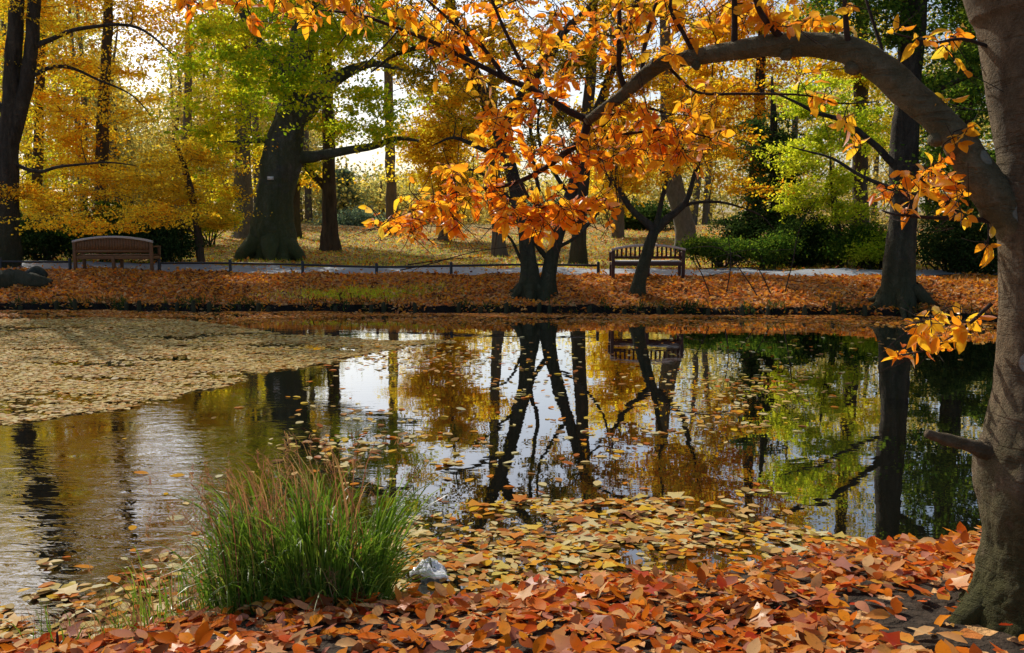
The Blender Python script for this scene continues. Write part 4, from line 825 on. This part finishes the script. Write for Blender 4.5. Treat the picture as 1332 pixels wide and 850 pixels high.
def sapling(label, px, py, stems_, seed):
    b = ground_at(px, py); r = thing('sapling', label, 'sapling', b, 'bare saplings on the far bank'); g = Geo(); rg = np.random.default_rng(seed)
    for pts_ in stems_:
        p_, r_ = tube(g, pxpath(pts_, b[1]), np.linspace(.016, .005, len(pts_)), 5, .12, wobble=.02, seed=seed)
        for k in range(6):
            a = p_[rg.integers(2, len(p_))]; e = a + rg.normal(size=3) * V(.35, .3, .2) + V(0, 0, -.1); tube(g, [a, (a + e) / 2 + V(0, 0, .04), e], [.006, .005, .003], 4, .15)
    obj('stem', g, M['twig'], r)
sapling('bare dark sapling with drooping twigs just right of the right bench', 925, 385, [[(925, 388), (912, 355), (905, 345), (895, 330)], [(985, 385), (962, 350), (938, 325), (910, 322), (880, 328)], [(945, 380), (950, 340), (945, 300), (935, 240)]], 3)
sapling('bare thin sapling halfway between the right bench and the thick dark tree', 1010, 385, [[(1005, 388), (985, 350), (965, 335), (950, 330)], [(1020, 385), (1035, 320), (1050, 280), (1070, 250)]], 4)
sapling('bare twiggy sapling reaching low over the bank left of the twin stemmed tree', 600, 372, [[(520, 352), (560, 343), (610, 330), (655, 322), (682, 316)], [(530, 345), (575, 338), (630, 335)]], 5)

# ------------------------------------------------------------------ grass clumps on the near shore
def blades(g, bases, tips, bend, w, rng, seg=7):
    n_ = len(bases); t = np.linspace(0, 1, seg)[None, :, None]
    mid = bases + (tips - bases) * V(.18, .18, .75) * 1.0 + bend
    P_ = (1 - t) ** 2 * bases[:, None] + 2 * t * (1 - t) * mid[:, None] + t * t * tips[:, None]
    side = np.stack([rng.normal(size=n_), rng.normal(size=n_) * .6, np.zeros(n_)], 1); side /= np.linalg.norm(side, axis=1)[:, None]
    ww = w * rng.uniform(.6, 1.3, n_)[:, None] * np.array([.8, 1, 1, .9, .7, .4, .03])[None, :seg]
    L = P_ + side[:, None] * ww[..., None]; R = P_ - side[:, None] * ww[..., None]
    v = np.stack([L, R], 2).reshape(-1, 3); k = np.arange(seg - 1)
    q = np.stack([2 * k, 2 * k + 1, 2 * k + 3, 2 * k + 2], 1)
    g.add(v, (q[None] + (np.arange(n_) * seg * 2)[:, None, None]).reshape(-1, 4))
def clump(label, px, py, rx, ry, n_, h, spread, w, seed, ndry=0, dryh=1.0, group='grass tufts on the near shore', bias=(0, 0)):
    rg = np.random.default_rng(seed); c = onz(px, py, .03); c[2] = max(gz(c[0], c[1]), 0)
    r = thing('grass_tuft', label, 'grass', c, group)
    def basepts(k, f=1.0):
        a = rg.uniform(0, 2 * pi, k); q = np.sqrt(rg.uniform(0, 1, k)) * f; x = c[0] + np.cos(a) * q * rx; y = c[1] + np.sin(a) * q * ry
        return np.stack([x, y, terrain(x, y) - .03], 1)
    B = basepts(n_); hh_ = h * rg.uniform(.3, 1.12, n_) * (1 + .22 * np.sin(B[:, 0] * 19 + seed))
    out = (B - c) * V(1, 1, 0) * 1.0 / max(rx, ry)
    tip = B + out * spread * rg.uniform(.4, 1.4, n_)[:, None] + rg.normal(size=(n_, 3)) * V(.13, .12, 0) * h * 1.6 + V(bias[0], bias[1], 0); tip[:, 2] = B[:, 2] + hh_
    droop = rg.uniform(size=n_) < .45; tip[droop, 2] -= hh_[droop] * rg.uniform(.15, .6, droop.sum()); tip[droop] += out[droop] * .12
    g = Geo(); blades(g, B, tip, np.stack([rg.normal(size=n_) * .02, rg.normal(size=n_) * .02, hh_ * .25 * (1 + droop)], 1), w, rg); obj('green_blades', g, M['grass'], r)
    if ndry:
        B = basepts(ndry, .9); hh_ = h * dryh * rg.uniform(.75, 1.15, ndry); tip = B + rg.normal(size=(ndry, 3)) * V(.17, .13, 0) * h * 1.7 + V(bias[0] * 1.6 - .08, bias[1], 0); tip[:, 2] = B[:, 2] + hh_
        g = Geo(); blades(g, B, tip, np.stack([np.zeros(ndry), np.zeros(ndry), hh_ * .42], 1), w * .5, rg)
        # seed heads: thin drooping plumes
        T_ = tip; k = 14
        for q in range(k):
            a = T_ + rg.normal(size=T_.shape) * V(.006, .006, .0) + V(0, 0, -.012 * q * .5); 
            dv = np.stack([rg.normal(size=ndry) * .03 + .02, rg.normal(size=ndry) * .02, rg.uniform(-.05, .03, ndry)], 1)
            blades(g, a[: ndry // 2], (a + dv)[: ndry // 2], np.zeros((ndry // 2, 3)), w * .4, rg)
        obj('dry_stalks', g, M['dry'], r)
    return r
clump('big tuft of long green grass with reddish dry stalks at the water edge', 408, 772, .40, .2, 1350, .60, .30, .0048, 21, ndry=80, dryh=1.36, bias=(-.02, 0))
clump('looser tuft of tall reddish green grass just left of the big tuft', 330, 782, .24, .2, 260, .56, .2, .0045, 22, ndry=60, dryh=1.25, bias=(-.02, 0))
clump('small sparse green tuft standing in the leaves at the lower left', 200, 812, .22, .15, 70, .24, .10, .003, 23, ndry=14)
clump('tiny sparse tuft of mixed blades at the bottom left corner', 95, 838, .22, .12, 34, .24, .10, .003, 24, ndry=12)
clump('thin green tuft between the lower left tuft and the big tuft', 268, 800, .16, .12, 60, .26, .10, .003, 25, ndry=6)

clump('yellowing weed tuft of bent blades left of the tall reddish grass', 240, 776, .26, .2, 60, .36, .22, .0035, 26, ndry=20)
clump('low dead tawny tuft in the leaves right of the lower left tuft', 150, 828, .2, .1, 18, .2, .16, .003, 27, ndry=26)
clump('short ragged tuft in front of the big grass tuft among the leaves', 430, 792, .3, .08, 90, .26, .18, .004, 28, ndry=14)
# crumpled plastic bag beside the grass
b = onz(560, 752, .0); n1, n2 = 22, 12; g = Geo(); vs = []
rg = np.random.default_rng(2); ph = rg.uniform(0, 6.28, 8)
for i in range(n2):
    v_ = i / (n2 - 1)
    for j in range(n1):
        a = 2 * pi * j / n1; rr_ = .085 * (sin(pi * (.08 + .92 * v_)) ** .7 if v_ < 1 else .15) * (1 + .3 * sin(2 * a + ph[0] + 4 * v_) + .16 * sin(5 * a + ph[1] + 9 * v_) + .04 * rg.normal())
        vs.append([rr_ * 1.15 * cos(a) + .05 * v_ - .02, rr_ * sin(a), max(0.0, .095 * (1 - v_) ** .8 * (.75 + .35 * sin(2 * a + ph[2]) + .2 * sin(9 * a + 7 * v_) + .05 * rg.normal()))])
vs = np.array(vs); q = [[i * n1 + j, i * n1 + (j + 1) % n1, (i + 1) * n1 + (j + 1) % n1, (i + 1) * n1 + j] for i in range(n2 - 1) for j in range(n1)]
g.addlist(vs + b, q + [[k for k in range(n1)]])
m, nt, o = newmat('milky_plastic'); n = N(nt)
d1 = n("ShaderNodeBsdfDiffuse", {'Color': (.82, .84, .88, 1)}); t1 = n("ShaderNodeBsdfTranslucent", {'Color': (.8, .84, .88, 1)}); g1 = n("ShaderNodeBsdfGlossy", {'Roughness': .15})
m1 = n("ShaderNodeMixShader", {0: .4, 1: d1.outputs[0], 2: t1.outputs[0]}); m2 = n("ShaderNodeMixShader", {0: .18, 1: m1.outputs[0], 2: g1.outputs[0]}); nt.links.new(m2.outputs[0], o.inputs[0])
tag(obj('plastic_bag', g, m, loc=b), 'crumpled whitish plastic bag lying in the leaves beside the big grass tuft', 'bag')
# rank weeds hanging over the edge of the far bank
rg = np.random.default_rng(44); cx_ = rg.uniform(-15, 11.5, 64); k_ = 26
bx = (cx_[:, None] + rg.normal(size=(64, k_)) * rg.uniform(.06, .3, (64, 1))).ravel(); by = far_y(bx) + rg.uniform(.02, .4, bx.size)
B = np.stack([bx, by, terrain(bx, by) - .02], 1); hh_ = rg.uniform(.05, .26, bx.size)
tp_ = B + np.stack([rg.normal(size=bx.size) * .09, rg.normal(size=bx.size) * .07 - .09, hh_ * rg.uniform(.1, 1, bx.size)], 1)
g = Geo(); blades(g, B, tp_, np.stack([hh_ * 0, hh_ * 0, hh_ * .5], 1), .009, rg)
tag(obj('bank_weeds', g, M['yew']), 'dark ragged weeds hanging over the far bank edge', 'weeds', kind='stuff')
# twigs sticking out of the leaves
def stick(label, px, py, tx, ty, r0):
    a = onz(px, py, .05); e = at(tx, ty, a[1] + .02); g = Geo(); tube(g, [a - V(0, 0, .05), (a + e) / 2 + V(.006, 0, .0), e], [r0, r0 * .8, r0 * .5], 6, .03, lump=.1, seed=int(px)); tag(obj('stick', g, M['twig'], loc=a), label, 'stick', 'sticks in the leaves')
stick('thin dark twig standing up from the floating leaves near the middle', 748, 778, 764, 750, .004)
stick('stubby dark stick upright in the leaves at the lower left', 72, 848, 74, 822, .009)
stick('short dark stick upright in the leaves left of the magnolia trunk', 1184, 742, 1182, 722, .008)

# ------------------------------------------------------------------ light
EL, AZ = radians(43), radians(-30)                  # sun behind the far trees, to the left of the view
sd = V(sin(AZ) * cos(EL), cos(AZ) * cos(EL), sin(EL))
w = bpy.data.worlds.new("World"); SC.world = w; w.use_nodes = True; nt = w.node_tree
bg = nt.nodes['Background']; sky = nt.nodes.new('ShaderNodeTexSky'); sky.sky_type = 'NISHITA'; sky.sun_disc = False
sky.sun_elevation = EL; sky.sun_rotation = AZ; sky.air_density = 1.0; sky.dust_density = 3.0; sky.ozone_density = 1.0; sky.altitude = 100
nt.links.new(sky.outputs[0], bg.inputs[0]); bg.inputs[1].default_value = .15
ld = bpy.data.lights.new('sun', 'SUN'); ld.energy = 5.0; ld.angle = radians(.5); ld.color = (1, .93, .80)
lo = bpy.data.objects.new('sun', ld); COL.objects.link(lo); lo.rotation_euler = Vector(-sd).to_track_quat('-Z', 'Y').to_euler()
SC.view_settings.view_transform = 'Standard'; SC.view_settings.look = 'None'; SC.view_settings.exposure = 0
cy = SC.cycles; cy.max_bounces = 9; cy.diffuse_bounces = 7; cy.glossy_bounces = 3; cy.transmission_bounces = 4; cy.use_denoising = True
cy.sample_clamp_indirect = 8
